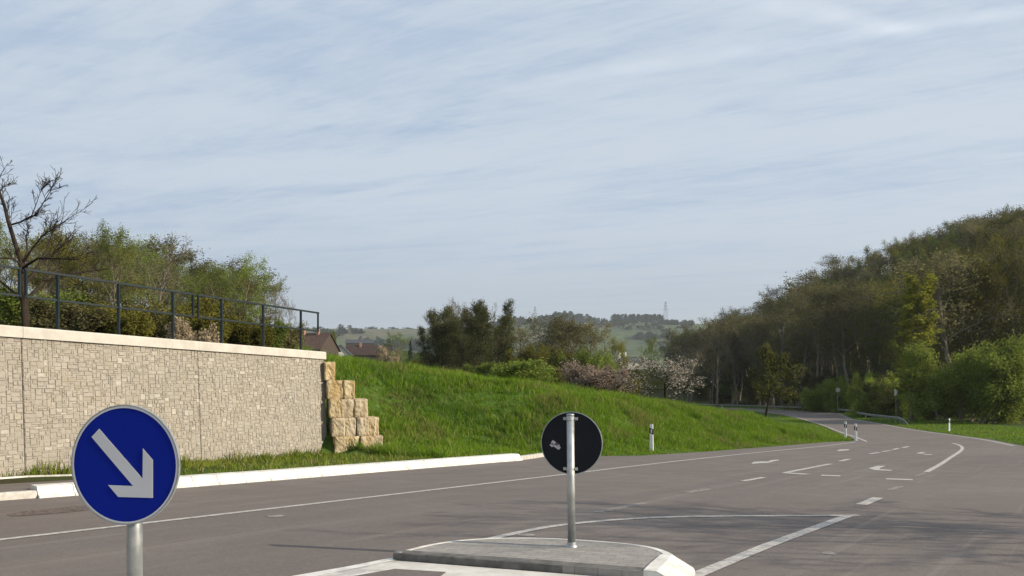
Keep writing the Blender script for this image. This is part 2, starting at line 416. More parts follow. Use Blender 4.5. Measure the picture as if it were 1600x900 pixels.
# pavement wedge at the left with its thin edging
back = [(-19.1, -3), (-13.3, 8.3), (-9.7, 15.4), (-8.6, 15.9)]
pave_poly = [(-22, -6)]+[p for p in offset_line(kl, .2) if p[1] < 13.9]+[(-7.4, 14.8)]+back[::-1]
sheet('pavement', [pave_poly], ASPH, .125, 'structure')
sweep('pavement_edging', back, [(-.04, 0), (-.04, .16), (.04, .16), (.04, 0)], WK, gap=.003)

# ------------------------------------------------------------------ traffic island
def paver_mat(t, p):
    pos = t.scale(t.pos(), (1, 1, 1), (0, 0, R(22)))
    br = t.n.new('ShaderNodeTexBrick'); t.inp(br.inputs['Vector'], pos); br.inputs['Scale'].default_value = 1
    br.inputs['Brick Width'].default_value = .20; br.inputs['Row Height'].default_value = .10; br.inputs['Mortar Size'].default_value = .006
    t.inp(br.inputs['Color1'], (.33, .31, .285)); t.inp(br.inputs['Color2'], (.27, .255, .235)); t.inp(br.inputs['Mortar'], (.20, .188, .172))
    n = t.noise(t.pos(), 7, 6, .7)
    t.inp(p.inputs['Base Color'], t.mix(t.ramp(n, .35, .65, 0, .6), br.outputs['Color'], (.20, .187, .172)))
    t.inp(p.inputs['Normal'], t.bump(br.outputs['Fac'], -.5, .006))
PAVER = material('pavers', paver_mat, .85, 0, .3)
def slab_mat(t, p):
    pos = t.pos(); n = t.noise(pos, 4, 7, .7)
    c = t.mix(t.ramp(n, .35, .65), (.50, .48, .44), (.62, .60, .56))
    t.inp(p.inputs['Base Color'], t.mix(t.ramp(t.noise(pos, 1.7, 4), .55, .62, 0, .6), c, (.30, .285, .28)))
SLAB = material('pale_slab', slab_mat, .8, 0, .3)
def dome_poly(name, outline, h, mat, parent=None, skirt=True):
    bm = bmesh.new(); top = [bm.verts.new((x, y, zr(y)+h)) for x, y in outline]
    f = bm.faces.new(top)
    if skirt:
        bot = [bm.verts.new((x, y, zr(y)-.05)) for x, y in outline]
        for i in range(len(top)): bm.faces.new((top[i], bot[i], bot[(i+1) % len(top)], top[(i+1) % len(top)]))
    bmesh.ops.recalc_face_normals(bm, faces=bm.faces[:])
    return from_bm(name, bm, mat, parent)
nose_out = smooth_pts([(-1.12, 7.02), (-.82, 7.55), (-.38, 7.86), (.25, 7.92), (.85, 7.72), (1.38, 7.42), (1.60, 7.0), (1.62, 6.72), (1.36, 6.02)], 2)
nose_in = offset_line(nose_out, -.11)[::1]
nose_top = offset_line(nose_out, -.26)
island = empty('traffic_island', (0, 0, 0), label='paved traffic island with rounded white kerb under the sign seen from behind', cat='traffic island')
bm = bmesh.new(); prev = None; nn = len(nose_out); inner = []
for i, p in enumerate(nose_out):
    q0 = nose_out[max(0, i-1)]; q1 = nose_out[min(nn-1, i+1)]; dx, dy = q1[0]-q0[0], q1[1]-q0[1]; L = math.hypot(dx, dy); ox, oy = -dy/L, dx/L
    wv_ = .13+.20*float(smoothstep((i/nn-.5)/.4)); cur = []; inner.append((p[0]-ox*(wv_-.012), p[1]-oy*(wv_-.012)))
    for o_, h_ in ((.01, -.06), (0, .02), (-.55*wv_, .112), (-.68*wv_, .134), (-wv_, .136), (-wv_, .02)):
        cur.append(bm.verts.new((p[0]+ox*o_, p[1]+oy*o_, zr(p[1])+h_)))
    if prev:
        for k_ in range(5): bm.faces.new((prev[k_], cur[k_], cur[k_+1], prev[k_+1]))
    else: bm.faces.new(cur)
    prev = cur
bm.faces.new(prev[::-1]); bmesh.ops.recalc_face_normals(bm, faces=bm.faces[:]); from_bm('nose_kerb', bm, WK, island)
dome_poly('paving', inner, .129, PAVER, island)
DK = plain('shaded_kerb', (.13, .125, .118), .85, 0, .2, .3, 8)  # kerb grey darkened, the shade on its front face put into the colour
sweep('straight_kerb', [(-1.06, 7.03), (-.1, 6.655), (.45, 6.44), (1.06, 6.20)], [(-.06, -.06), (-.06, .125), (-.05, .133), (.05, .136), (.05, -.05)], DK, None, gap=.003, seglen=.55, parent=island)
# dropped crossing between the two halves, flush pale slabs and its painted border
tag(dome_poly('crossing_paving', [(-1.15, 6.98), (1.42, 5.98), (-.35, 4.2), (-2.85, 5.15)], .062, SLAB), kind='structure')
bm = bmesh.new(); cb = [(-1.12, 7.06), (-1.95, 6.0), (-3.0, 4.6)]; cb = [[(p[0]+o_, p[1]-o_*.7, h_) for o_, h_ in ((-.16, -.02), (-.10, .02), (0, .064), (.10, .066))] for p in cb]
cb = [[bm.verts.new((x, y, zr(y)+h_)) for x, y, h_ in r_] for r_ in cb]
for r0_, r1_ in zip(cb[:-1], cb[1:]):
    for k_ in range(3): bm.faces.new((r0_[k_], r0_[k_+1], r1_[k_+1], r1_[k_]))
bmesh.ops.recalc_face_normals(bm, faces=bm.faces[:]); tag(from_bm('crossing_border', bm, WK), kind='structure')
sheet('crossing_patch', [[(-1.0, 6.55), (-.55, 6.42), (-.62, 6.05), (-1.45, 6.1)]], ASPH, .0665, 'structure')
back_half = empty('traffic_island', (0, 0, 0), label='near half of the traffic island carrying the blue arrow sign', cat='traffic island')
dome_poly('paving', [(-2.85, 5.05), (-.5, 4.15), (-2.6, 1.3), (-5.0, 2.2)], .128, PAVER, back_half)
sweep('nose_kerb', [(-5.05, 2.15), (-2.95, 5.12), (-.4, 4.13), (-2.6, 1.15)], [(.1, -.05), (.08, .03), (.02, .12), (0, .134), (-.13, .134), (-.13, 0)], GK, None, seglen=1, parent=back_half)

# ------------------------------------------------------------------ metals and the two round signs
def galv(t, p):
    n = t.noise(t.objco(), 9, 5, .6); t.inp(p.inputs['Base Color'], t.mix(t.ramp(n, .3, .7), (.34, .36, .37), (.48, .50, .50)))
    t.inp(p.inputs['Roughness'], t.ramp(n, .3, .7, .38, .55))
GALV = material('galvanised', galv, .45, .75, .5)
BLUE = plain('sign_blue', (.001, .013, .24), .6, 0, .12, .05)
SWHITE = plain('sign_white', (.52, .53, .56), .5, 0, .4, .03)
SBACK = plain('sign_back', (.007, .009, .013), .6, 0, .2, .1)
def disc(bm, r, y0, y1, n=64, r2=None):
    a = [bm.verts.new((r*math.cos(2*math.pi*i/n), y0, r*math.sin(2*math.pi*i/n))) for i in range(n)]
    b = [bm.verts.new((r*math.cos(2*math.pi*i/n), y1, r*math.sin(2*math.pi*i/n))) for i in range(n)]
    for i in range(n): bm.faces.new((a[i], a[(i+1) % n], b[(i+1) % n], b[i]))
    if r2:
        for rr, vv in ((y0, a), (y1, b)):
            c = [bm.verts.new((r2*math.cos(2*math.pi*i/n), rr, r2*math.sin(2*math.pi*i/n))) for i in range(n)]
            for i in range(n): bm.faces.new((vv[i], vv[(i+1) % n], c[(i+1) % n], c[i]))
    else: bm.faces.new(a); bm.faces.new(b)
    bmesh.ops.recalc_face_normals(bm, faces=bm.faces[:])
def round_sign(loc, rz, label, hc, pole_side, sticker=False, lean=0):
    """plate faces local -Y; the pole stands behind it"""
    s = empty('traffic_sign', loc, 0, label=label, cat='traffic sign')
    bm = bmesh.new(); disc(bm, .292, 0, .003); pl = from_bm('sign_plate', bm, SBACK if sticker else BLUE, s)
    pl.location = (0, 0, hc); pl.rotation_euler = (0, 0, rz)
    bm = bmesh.new(); disc(bm, .300, -.003, .010, 64, .2935); from_bm('rim', bm, GALV, pl)
    bm = bmesh.new(); disc(bm, .2930, -.0025, -.0015, 64, .2835); from_bm('border', bm, SWHITE, pl)
    A = [(154.9, 670.3), (142.7, 683.4), (208.5, 758.9), (169.3, 758.5), (185.2, 776.6), (239.3, 776.6), (239.3, 717.9), (223.9, 700.2), (223.4, 747.3)]
    bm = bmesh.new(); v = [bm.verts.new(((x-194.7)/85*.3, -.003, -(y-726.3)/94*.3)) for x, y in A]
    f = bm.faces.new(v); ext = bmesh.ops.extrude_face_region(bm, geom=[f])
    for e in ext['geom']:
        if isinstance(e, bmesh.types.BMVert): e.co.y += .0012
    bmesh.ops.recalc_face_normals(bm, faces=bm.faces[:]); from_bm('arrow', bm, SWHITE, pl)
    off = Matrix.Rotation(rz, 3, 'Z') @ Vector((pole_side, .052, 0))
    top = hc+.27
    bm = bmesh.new(); tube(bm, (off.x+lean, off.y, 0), (off.x, off.y, top), .037, n=28); tube(bm, (off.x, off.y, top), (off.x, off.y, top+.012), .040, .034, n=28)
    from_bm('pole', bm, GALV, s, True)
    bm = bmesh.new(); tube(bm, (off.x+lean, off.y, 0), (off.x+lean, off.y, .022), .060, .052, n=20)
    tube(bm, (off.x+lean, off.y, .02), (off.x+lean, off.y, .05), .045, .041, n=20); from_bm('pole_collar', bm, GALV, s)
    for dz in (.235, -.24):
        bm = bmesh.new(); M = Matrix.Rotation(rz, 3, 'Z')
        tube(bm, (off.x, off.y, hc+dz-.014), (off.x, off.y, hc+dz+.014), .0415, n=24)
        for sx in (-1, 1):
            q = M @ Vector((pole_side+sx*.052, .046, 0)); box(bm, (q.x, q.y, hc+dz), (.034, .010, .028), rz)
            q = M @ Vector((pole_side+sx*.052, .060, 0)); tube(bm, (q.x, q.y-.012, hc+dz), (q.x, q.y+.012, hc+dz), .007, n=8)
        q = M @ Vector((pole_side, .0185, 0)); box(bm, (q.x, q.y, hc+dz), (.13, .022, .024), rz)
        from_bm('clamp', bm, GALV, s)
    if sticker:
        def st(t, p):
            o = t.objco(); v = t.n.new('ShaderNodeTexVoronoi'); t.inp(v.inputs['Vector'], o); v.inputs['Scale'].default_value = 34
            t.inp(p.inputs['Base Color'], t.mix(t.ramp(t.noise(o, 38, 3), .52, .56), (.50, .45, .47), (.10, .08, .09)))
        q = [(-.060, -.012), (-.030, .040), (.002, .022), (.036, .002), (.052, -.032), (.030, -.052), (.010, -.040), (-.022, -.020), (-.038, -.028)]
        bm = bmesh.new(); v = [bm.verts.new((.155-x*1.0, .0045, -.015+z)) for x, z in q]; f = bm.faces.new(v)
        ext = bmesh.ops.extrude_face_region(bm, geom=[f])
        for e in ext['geom']:
            if isinstance(e, bmesh.types.BMVert): e.co.y -= .001
        from_bm('sticker', bm, material('sticker', st, .5), pl)
    return s
Yb = 3.83; Xb = (194.7-800)/FPX*Yb
zs = CZ+(600-726.3)/FPX*Yb
gb = zr(Yb)+.13
round_sign((Xb, Yb, gb), R(-10), 'blue round keep-right sign with white diagonal arrow on a grey pole at the left front', zs-gb, .018)
Y2 = 7.33; X2 = (893-800)/FPX*Y2; g2 = zr(Y2)+.128; z2 = CZ+(600-692.3)/FPX*Y2
s2 = round_sign((X2, Y2, g2), R(163), 'round sign seen from its dark back with a small sticker, on the island nose', z2-g2, .0, True, .012)

# ------------------------------------------------------------------ stone-faced wall
def stone_mat(t, p):
    a = t.attr('tone'); s = t.n.new('ShaderNodeSeparateColor'); t.l.new(a.outputs['Color'], s.inputs[0])
    pos = t.pos(); n = t.noise(pos, 18, 6, .7)
    c = t.mix(s.outputs[0], (.315, .288, .250), (.385, .355, .312))
    c = t.mix(t.ramp(s.outputs[1], .93, .96), c, (.47, .44, .39))
    c = t.mix(t.ramp(s.outputs[2], .78, .9, 0, .45), c, (.34, .29, .215))
    c = t.mix(t.ramp(n, .3, .7, 0, .5), c, (.25, .222, .185)); c = t.mix(t.ramp(t.noise(pos, .9, 4), .35, .65, 0, .35), c, (.28, .26, .228))
    t.inp(p.inputs['Base Color'], c); t.inp(p.inputs['Normal'], t.bump(n, .9, .03))
STONE = material('wall_stone', stone_mat, .9, 0, .2)
MORTAR = plain('mortar', (.31, .283, .245), .95, 0, .1, .2, 6)
def coping_mat(t, p):
    pos = t.pos(); n = t.noise(pos, 3, 6, .65)
    c = t.mix(t.ramp(n, .3, .7), (.40, .38, .345), (.50, .475, .435)); t.inp(p.inputs['Base Color'], c)
    t.inp(p.inputs['Normal'], t.bump(t.noise(pos, 60, 4), .2, .01))
COPE = material('coping', coping_mat, .85, 0, .2)
wall = empty('retaining_wall', (WALL_END[0], WALL_END[1], 0), label='long retaining wall of pale random stonework with concrete coping', cat='wall')
def wp(Y):            # point on the wall's foot line
    return (-5.74-(24-Y)*.5131, Y)
bounds = [24.0, 19.70, 15.76, 11.7, 7.7, 3.8]
def top_z(Y): return 2.395+(24-Y)*.0215
LEAN = math.tan(R(3.0))
def make_panel(Y1, Y0, seed):
    rng = random.Random(seed)
    a = Vector((*wp(Y0), 0)); b = Vector((*wp(Y1), 0)); u = (b-a); Lp = u.length; u.normalize(); nrm = Vector((WN[0], WN[1], 0))
    zb = zr(Y0)-.25; ht = top_z(Y0)-.245; hb = top_z(Y1)-.245
    org = a+Vector((0, 0, zb))
    up = Vector((-nrm.x*LEAN, -nrm.y*LEAN, 1))
    def pt(x, z, d): return org+u*x+up*z+nrm*d
    def topz(x): return (ht+(hb-ht)*x/Lp)-zb
    bm = bmesh.new(); tone = bm.loops.layers.float_color.new('tone')
    x0, x1 = .012, Lp-.012
    core = [pt(x0, 0, -.015), pt(x1, 0, -.015), pt(x1, topz(x1), -.015), pt(x0, topz(x0), -.015)]
    bk = [c-nrm*.42 for c in core]
    v = [bm.verts.new(c) for c in core+bk]
    for f in ((0, 1, 2, 3), (5, 4, 7, 6), (1, 5, 6, 2), (4, 0, 3, 7), (3, 2, 6, 7)): bm.faces.new([v[i] for i in f]).material_index = 1
    cell = .047; NXc = int((x1-x0)/cell); NZc = int(max(topz(0), topz(Lp))/cell)+1; used = set()
    cw = (x1-x0)/NXc
    for j in range(NZc):
        for i in range(NXc):
            if (i, j) in used: continue
            w_, h_ = rng.choice([(2, 1), (3, 1), (3, 2), (2, 2), (4, 2), (2, 3), (1, 1), (1, 2), (4, 1), (3, 2), (3, 3), (5, 2), (2, 1)])
            while w_ > 1 and (i+w_ > NXc or any((i+q, j) in used for q in range(w_))): w_ -= 1
            for q in range(w_):
                for r in range(h_): used.add((i+q, j+r))
            xa = x0+i*cw+.001+rng.uniform(0, .004); xb = x0+(i+w_)*cw-.001-rng.uniform(0, .004)
            za = j*cell+.001+rng.uniform(0, .004); zb2 = (j+h_)*cell-.001-rng.uniform(0, .004)
            zm = topz((xa+xb)/2)
            if za > zm-.03: continue
            zb2 = min(zb2, zm)
            dpt = rng.uniform(-.006, .006); e = .008
            o_ = [pt(xa, za, -.016), pt(xb, za, -.016), pt(xb, zb2, -.016), pt(xa, zb2, -.016)]
            j4 = [rng.uniform(-.006, .006) for _ in range(4)]
            i_ = [pt(xa+e, za+e, dpt+j4[0]), pt(xb-e, za+e, dpt+j4[1]), pt(xb-e, zb2-e, dpt+j4[2]), pt(xa+e, zb2-e, dpt+j4[3])]
            vo = [bm.verts.new(c) for c in o_]; vi = [bm.verts.new(c) for c in i_]
            fs = [bm.faces.new(vi)]+[bm.faces.new((vo[k], vo[(k+1) % 4], vi[(k+1) % 4], vi[k])) for k in range(4)]
            tn = (rng.random(), rng.random(), rng.random(), 1)
            for f in fs:
                for l in f.loops: l[tone] = tn
    o = from_bm('wall_panel', bm, [STONE, MORTAR], wall); o.location = (-WALL_END[0], -WALL_END[1], 0)
    # coping slab
    bm = bmesh.new(); bt = topz(0)
    vs = []
    for x, e in ((x0-.006, -1), (x1+.006, 1)):
        z = (ht+(hb-ht)*x/Lp); base_pt = org+u*(x+(0.04 if (e == 1 and Y1 == 24.0) else 0))+up*(z-zb); base_pt.z = 0
        for d_, h_ in ((.055, .004), (.055, .205), (.045, .235), (-.46, .245), (-.46, .004)):
            q = base_pt+nrm*d_; vs.append(bm.verts.new((q.x, q.y, z+h_)))
    for k in range(5): bm.faces.new((vs[k], vs[(k+1) % 5], vs[5+(k+1) % 5], vs[5+k]))
    bm.faces.new(vs[:5][::-1]); bm.faces.new(vs[5:]); bmesh.ops.recalc_face_normals(bm, faces=bm.faces[:])
    o = from_bm('coping_slab', bm, COPE, wall); o.location = (-WALL_END[0], -WALL_END[1], 0)
for i in range(len(bounds)-1): make_panel(bounds[i], bounds[i+1], 40+i)

# railing sections on the wall
RAILM = plain('rail_paint', (.012, .020, .024), .6, 0, .25, .15)
def rail_section(Ya, Yb_, posts, label):
    def rp(Y, h):
        x, y = wp(Y); q = Vector((x, y, top_z(Y)))+Vector((-WN[0]*.33, -WN[1]*.33, 0)); q.z += h; return q
    o0 = rp(Ya, 0); s = empty('railing', o0, label=label, cat='railing', group='steel railing sections on the wall coping')
    ang = math.atan2(WD[1], WD[0])
    def bar(name, pa, pb, wy, wz):
        bm = bmesh.new(); a = pa-o0; b = pb-o0; d = (b-a); L = d.length
        box(bm, (0, 0, 0), (L, wy, wz), 0, .004)
        q = d.to_track_quat('X', 'Z').to_matrix().to_4x4(); bmesh.ops.transform(bm, matrix=Matrix.Translation((a+b)/2) @ q, verts=bm.verts[:])
        from_bm(name, bm, RAILM, s)
    bar('top_rail', rp(Ya, 1.21), rp(Yb_, 1.21), .05, .05)
    bar('middle_rail', rp(Ya, .64), rp(Yb_, .64), .045, .045)
    for Y in (Ya, Yb_):
        d_ = .03 if Y == Ya else -.03
        bar('end_upright', rp(Y+d_, .62), rp(Y+d_, 1.23), .05, .05)
    for Y in posts:
        bar('post', rp(Y, -.02), rp(Y, 1.20), .06, .06)
        bm = bmesh.new(); c = rp(Y, .006)-o0; box(bm, c, (.13, .10, .012), ang); from_bm('foot_plate', bm, RAILM, s)
def yof(px): u = (px-800)/FPX; return (18.348+.1506*u)/(.5131-u)
rail_section(yof(308), yof(498), [yof(346), yof(411), yof(470)], 'right-hand dark steel railing section at the far end of the wall')
rail_section(yof(38), yof(303), [yof(90), yof(185), yof(270)], 'dark steel railing section in the middle, right of the bare tree trunk')
rail_section(yof(-330), yof(33), [yof(-240), yof(-120), yof(-22)], 'dark steel railing section cut off by the left edge of the photo')

# ------------------------------------------------------------------ sandstone blocks at the wall end
def sand_mat(t, p):
    o = t.pos(); n = t.noise(t.scale(o, (1, 1, .35)), 3.5, 6, .65, .6); r = t.objrand()
    c = t.mix(t.ramp(n, .35, .65), (.36, .26, .12), (.54, .45, .29))
    c = t.mix(t.ramp(r, .3, .9, 0, .5), c, (.40, .36, .31))
    c = t.mix(t.ramp(t.noise(o, 9, 6, .7), .52, .66, 0, .7), c, (.20, .12, .06))
    t.inp(p.inputs['Base Color'], c); t.inp(p.inputs['Normal'], t.bump(t.noise(o, 14, 6, .7), .7, .05))
SAND = material('sandstone', sand_mat, .9, 0, .2)
def rock_block(loc, size, rz, seed, label):
    bm = bmesh.new(); bmesh.ops.create_cube(bm, size=1)
    bmesh.ops.subdivide_edges(bm, edges=bm.edges[:], cuts=7, use_grid_fill=True)
    off = Vector((seed*3.1, seed*1.7, seed*.9))
    for v in bm.verts:
        c = v.co.copy(); rad = .5
        q = Vector([max(-rad+.075, min(rad-.075, k)) for k in c]); d_ = c-q
        if d_.length > 1e-6: c = q+d_.normalized()*min(d_.length, .075)
        n = mnoise.noise_vector(c*2.2+off)*.045+mnoise.noise_vector(c*6+off)*.03
        v.co = Vector(((c.x+n.x)*size[0], (c.y+n.y)*size[1], (c.z+n.z*.5)*size[2]))
    o = from_bm('stone_block', bm, SAND, None, False); o.location = loc; o.rotation_euler = (0, 0, rz)
    tag(o, label, 'stone block', 'sandstone blocks stepping down at the wall end')
base_z = -.83; ch = .58
rows = [[.42, .36, .40, .32], [.40, .34, .38, .34], [.34, .44, .42], [.50, .36], [.34]]
dirb = Vector((.93, .37, 0)).normalized()
names = ['bottom', 'second', 'third', 'fourth', 'top']
ordw = ['first block from the wall', 'second block from the wall', 'third block from the wall', 'fourth block from the wall']
k = 0
for r, row in enumerate(rows):
    x = .0
    for j, wd in enumerate(row):
        c = Vector((-5.60, 24.02, 0))+dirb*(x+wd/2)+Vector((-WN[0], -WN[1], 0))*(r*.10)+Vector((-.37, .93, 0))*.05*(k % 2)
        nm = f'pale yellow sandstone block in the {names[r]} course, {ordw[j]}' if len(row) > 1 else 'single pale yellow sandstone block on top of the stepped stack'
        rock_block((c.x, c.y, base_z+(r+.5)*ch), (wd*1.02, .85, ch*1.02), math.atan2(.37, .93)+random.uniform(-.06, .06), k+1, nm)
        x += wd; k += 1
# ------------------------------------------------------------------ trees
def bark(name, a, b):
    def f(t, p):
        o = t.objco(); n = t.noise(t.scale(o, (1, 1, .25)), 6, 5, .7)
        t.inp(p.inputs['Base Color'], t.mix(t.ramp(n, .3, .7), a, b)); t.inp(p.inputs['Normal'], t.bump(n, .6, .04))
    return material(name, f, .95, 0, .1)
def leafm(name, a, b, c, trans=.35):
    m = bpy.data.materials.new(name); m.use_nodes = True; t = NT(m.node_tree); nt = m.node_tree
    nt.nodes.remove(nt.nodes['Principled BSDF'])
    r = t.island(); o = t.objrand(); n = t.noise(t.objco(), .55, 3)
    col = t.mix(t.ramp(n, .35, .65), a, b); col = t.mix(t.ramp(r, .3, 1, 0, .8), col, c)
    col = t.mix(t.ramp(o, .55, .15, 0, .42), col, tuple(x*.55 for x in a)); col = t.mix(t.ramp(o, .62, .95, 0, .75), col, tuple(x*1.35 for x in b))
    d = nt.nodes.new('ShaderNodeBsdfDiffuse'); tr = nt.nodes.new('ShaderNodeBsdfTranslucent'); mx = nt.nodes.new('ShaderNodeMixShader')
    t.l.new(col, d.inputs[0]); t.l.new(col, tr.inputs[0]); mx.inputs[0].default_value = trans
    t.l.new(d.outputs[0], mx.inputs[1]); t.l.new(tr.outputs[0], mx.inputs[2]); t.l.new(mx.outputs[0], nt.nodes['Material Output'].inputs[0])
    return m
BK_GREY = bark('bark_grey', (.10, .085, .065), (.20, .17, .13)); BK_DARK = bark('bark_dark', (.022, .017, .013), (.050, .039, .029))
BK_PALE = bark('bark_pale', (.11, .095, .075), (.20, .175, .14))
LF = {'olive': leafm('leaf_olive', (.110, .112, .022), (.160, .158, .030), (.135, .105, .032)),
      'brown': leafm('leaf_brown', (.118, .108, .052), (.165, .152, .070), (.115, .125, .036)),
      'green': leafm('leaf_green', (.105, .145, .028), (.155, .205, .042), (.120, .130, .030)),
      'lime': leafm('leaf_lime', (.23, .255, .035), (.31, .33, .045), (.24, .215, .04), .45),
      'willow': leafm('leaf_willow', (.165, .215, .040), (.235, .290, .055), (.15, .17, .04), .45),
      'dark': leafm('leaf_dark', (.050, .054, .018), (.075, .078, .024), (.070, .056, .024)),
      'alder': leafm('leaf_alder', (.078, .088, .034), (.115, .125, .048), (.078, .068, .034)),
      'hedge': leafm('leaf_hedge_sunlit', (.24, .31, .055), (.33, .40, .075), (.20, .24, .05), .45),  # willow green lifted, standing in for sunlight the hillside trees block
      'conifer': leafm('leaf_conifer', (.014, .030, .020), (.022, .045, .026), (.016, .028, .018), .15),
      'far': leafm('leaf_far', (.035, .060, .028), (.055, .085, .035), (.045, .055, .03)),
      'white': leafm('blossom_white', (.46, .41, .36), (.62, .56, .49), (.11, .11, .05), .3),
      'pink': leafm('blossom_pink', (.19, .145, .115), (.25, .19, .155), (.09, .085, .045), .3),
      'straw': leafm('leaf_straw', (.34, .28, .19), (.46, .38, .26), (.26, .2, .12), .3)}

class Skel:
    def __init__(s): s.lines = {0: [], 1: []}; s.tips = []
def rot_about(v, axis, a): return Matrix.Rotation(a, 3, axis) @ v
def grow(sk, rng, p, d, length, r, level, prm, part):
    """one wandering limb; adds its line and recurses"""
    n = prm['nodes'][min(level, 3)]; st = length/n; pts = [(p.copy(), r)]
    for i in range(n):
        d = (d+Vector((rng.gauss(0, 1), rng.gauss(0, 1), rng.gauss(0, 1)))*prm['wander'][min(level, 3)]+Vector((0, 0, prm['up'][min(level, 3)]))).normalized()
        p = p+d*st; rr = max(r*(1-(i+1)/n*prm.get('taper', .8)), prm.get('rmin', .012)); pts.append((p.copy(), rr))
    sk.lines[0 if level <= prm.get('trunk_levels', 1) else 1].append((pts, [8, 5, 4, 3, 3][min(level, 4)]))
    if level >= prm['levels']:
        for i in range(1, len(pts)): sk.tips.append((pts[i][0], level))
        return
    cnt = prm['kids'][min(level, len(prm['kids'])-1)]
    a0 = rng.uniform(0, 6.28)
    for k in range(cnt):
        f = prm['start'][min(level, 3)]+(1-prm['start'][min(level, 3)])*((k+rng.random())/cnt)
        q = min(int(f*n), n-1); fr = f*n-q; pp = pts[q][0].lerp(pts[q+1][0], fr); pr = pts[q][1]*(1-fr)+pts[q+1][1]*fr
        dd = (pts[q+1][0]-pts[q][0]).normalized()
        ax = dd.orthogonal().normalized(); ax = rot_about(ax, dd, a0+k*2.4+rng.uniform(-.4, .4))
        ang = R(prm['angle'][min(level, 3)]*rng.uniform(.75, 1.25)*(1-prm.get('close', .35)*f))
        nd = rot_about(dd, ax, ang)
        if level == 0: ll = prm['len0']*prm['shape']((f-prm['start'][0])/(1-prm['start'][0]+1e-6))*rng.uniform(.75, 1.15)
        else: ll = length*prm['ratio']*(1-.45*f)*rng.uniform(.7, 1.2)
        grow(sk, rng, pp, nd, ll, max(pr*.55, prm.get('rmin', .012)), level+1, prm, part)
def lines_mesh(name, lines):
    V = []; Fq = []; base = 0
    for pts, ns in lines:
        ns = max(3, ns)
        m = len(pts)
        for i, (p, r) in enumerate(pts):
            a = pts[max(0, i-1)][0]; b = pts[min(m-1, i+1)][0]; d = (b-a)
            if d.length < 1e-6: d = Vector((0, 0, 1))
            d.normalize(); x = Vector((1, 0, 0)) if abs(d.x) < .8 else Vector((0, 1, 0)); u = d.cross(x).normalized(); w_ = d.cross(u)
            for k in range(ns):
                an = 2*math.pi*k/ns; V.append(p+(u*math.cos(an)+w_*math.sin(an))*r)
        for i in range(m-1):
            for k in range(ns):
                a = base+i*ns+k; b = base+i*ns+(k+1) % ns; Fq.append((a, b, b+ns, a+ns))
        base += m*ns
    if not V: return None
    me = quick_mesh(name, np.array([tuple(v) for v in V]), np.array(Fq)); return me
def leaf_quads(centers, rs, size, nprng, per, spread, flat=.0):
    n = len(centers)*per
    c = np.repeat(np.array(centers, float), per, 0)+nprng.normal(0, 1, (n, 3))*spread
    a = nprng.normal(0, 1, (n, 3)); a /= np.linalg.norm(a, axis=1)[:, None]
    b = nprng.normal(0, 1, (n, 3)); b -= (b*a).sum(1)[:, None]*a; b /= np.linalg.norm(b, axis=1)[:, None]
    s = size*nprng.uniform(.5, 1.3, n)[:, None]
    V = np.stack([c-a*s, c-b*s*.62, c+a*s, c+b*s*.62], 1).reshape(-1, 3)
    return V, np.arange(n*4).reshape(-1, 4)
def crown_mesh(name, sk, size, per, spread, seed, flat=0):
    """twigs (material 0) and leaves (material 1) as one mesh"""
    nprng = np.random.default_rng(seed); tw = lines_mesh('tmp', sk.lines[1])
    V = []; Fc = []; mi = []; b = 0
    if tw:
        n = len(tw.vertices); co = np.empty(n*3, np.float32); tw.vertices.foreach_get('co', co); V.append(co.reshape(-1, 3))
        f = np.empty(len(tw.loops), np.int32); tw.loops.foreach_get('vertex_index', f); Fc.append(f.reshape(-1, 4)); mi.append(np.zeros(len(f)//4, np.int32)); b = n
        bpy.data.meshes.remove(tw)
    if per > 0:
        lv, lf = leaf_quads([tuple(p) for p, _ in sk.tips], None, size, nprng, per, spread); V.append(lv); Fc.append(lf+b); mi.append(np.ones(len(lf), np.int32))
    me = quick_mesh(name, np.concatenate(V), np.concatenate(Fc)); m = np.concatenate(mi)
    if len(m) == len(me.polygons): me.polygons.foreach_set('material_index', m)
    return me
MASTERS = {}
def make_master(key, seed, h, prm, bk, lf, leaf=(.12, 3, .2), stems=1, stem_spread=.3):
    rng = random.Random(seed); sk = Skel()
    for s_ in range(stems):
        an = rng.uniform(0, 6.28); rr = 0 if stems == 1 else stem_spread*rng.uniform(.3, 1)
        p = Vector((math.cos(an)*rr, math.sin(an)*rr, -.3)); d = Vector((math.cos(an)*rr*prm.get('splay', .25), math.sin(an)*rr*prm.get('splay', .25), 1)).normalized()
        grow(sk, rng, p, d, h*(1 if s_ == 0 else rng.uniform(.65, 1)), prm['r0'], 0, prm, 0)
    tm = lines_mesh(key+'_trunk', sk.lines[0]); cm = crown_mesh(key+'_crown', sk, *leaf, seed)
    tm.materials.append(bk); cm.materials.append(bk); cm.materials.append(lf)
    for p in tm.polygons: p.use_smooth = True
    co = np.empty(len(cm.vertices)*3, np.float32); cm.vertices.foreach_get('co', co); co = co.reshape(-1, 3)
    top = float(np.percentile(co[:, 2], 99.7)); wid = float(np.percentile(co[:, 0], 98.5)-np.percentile(co[:, 0], 1.5))
    MASTERS.setdefault(key, []).append((tm, cm, top, wid)); return cm
rtree = random.Random(77)
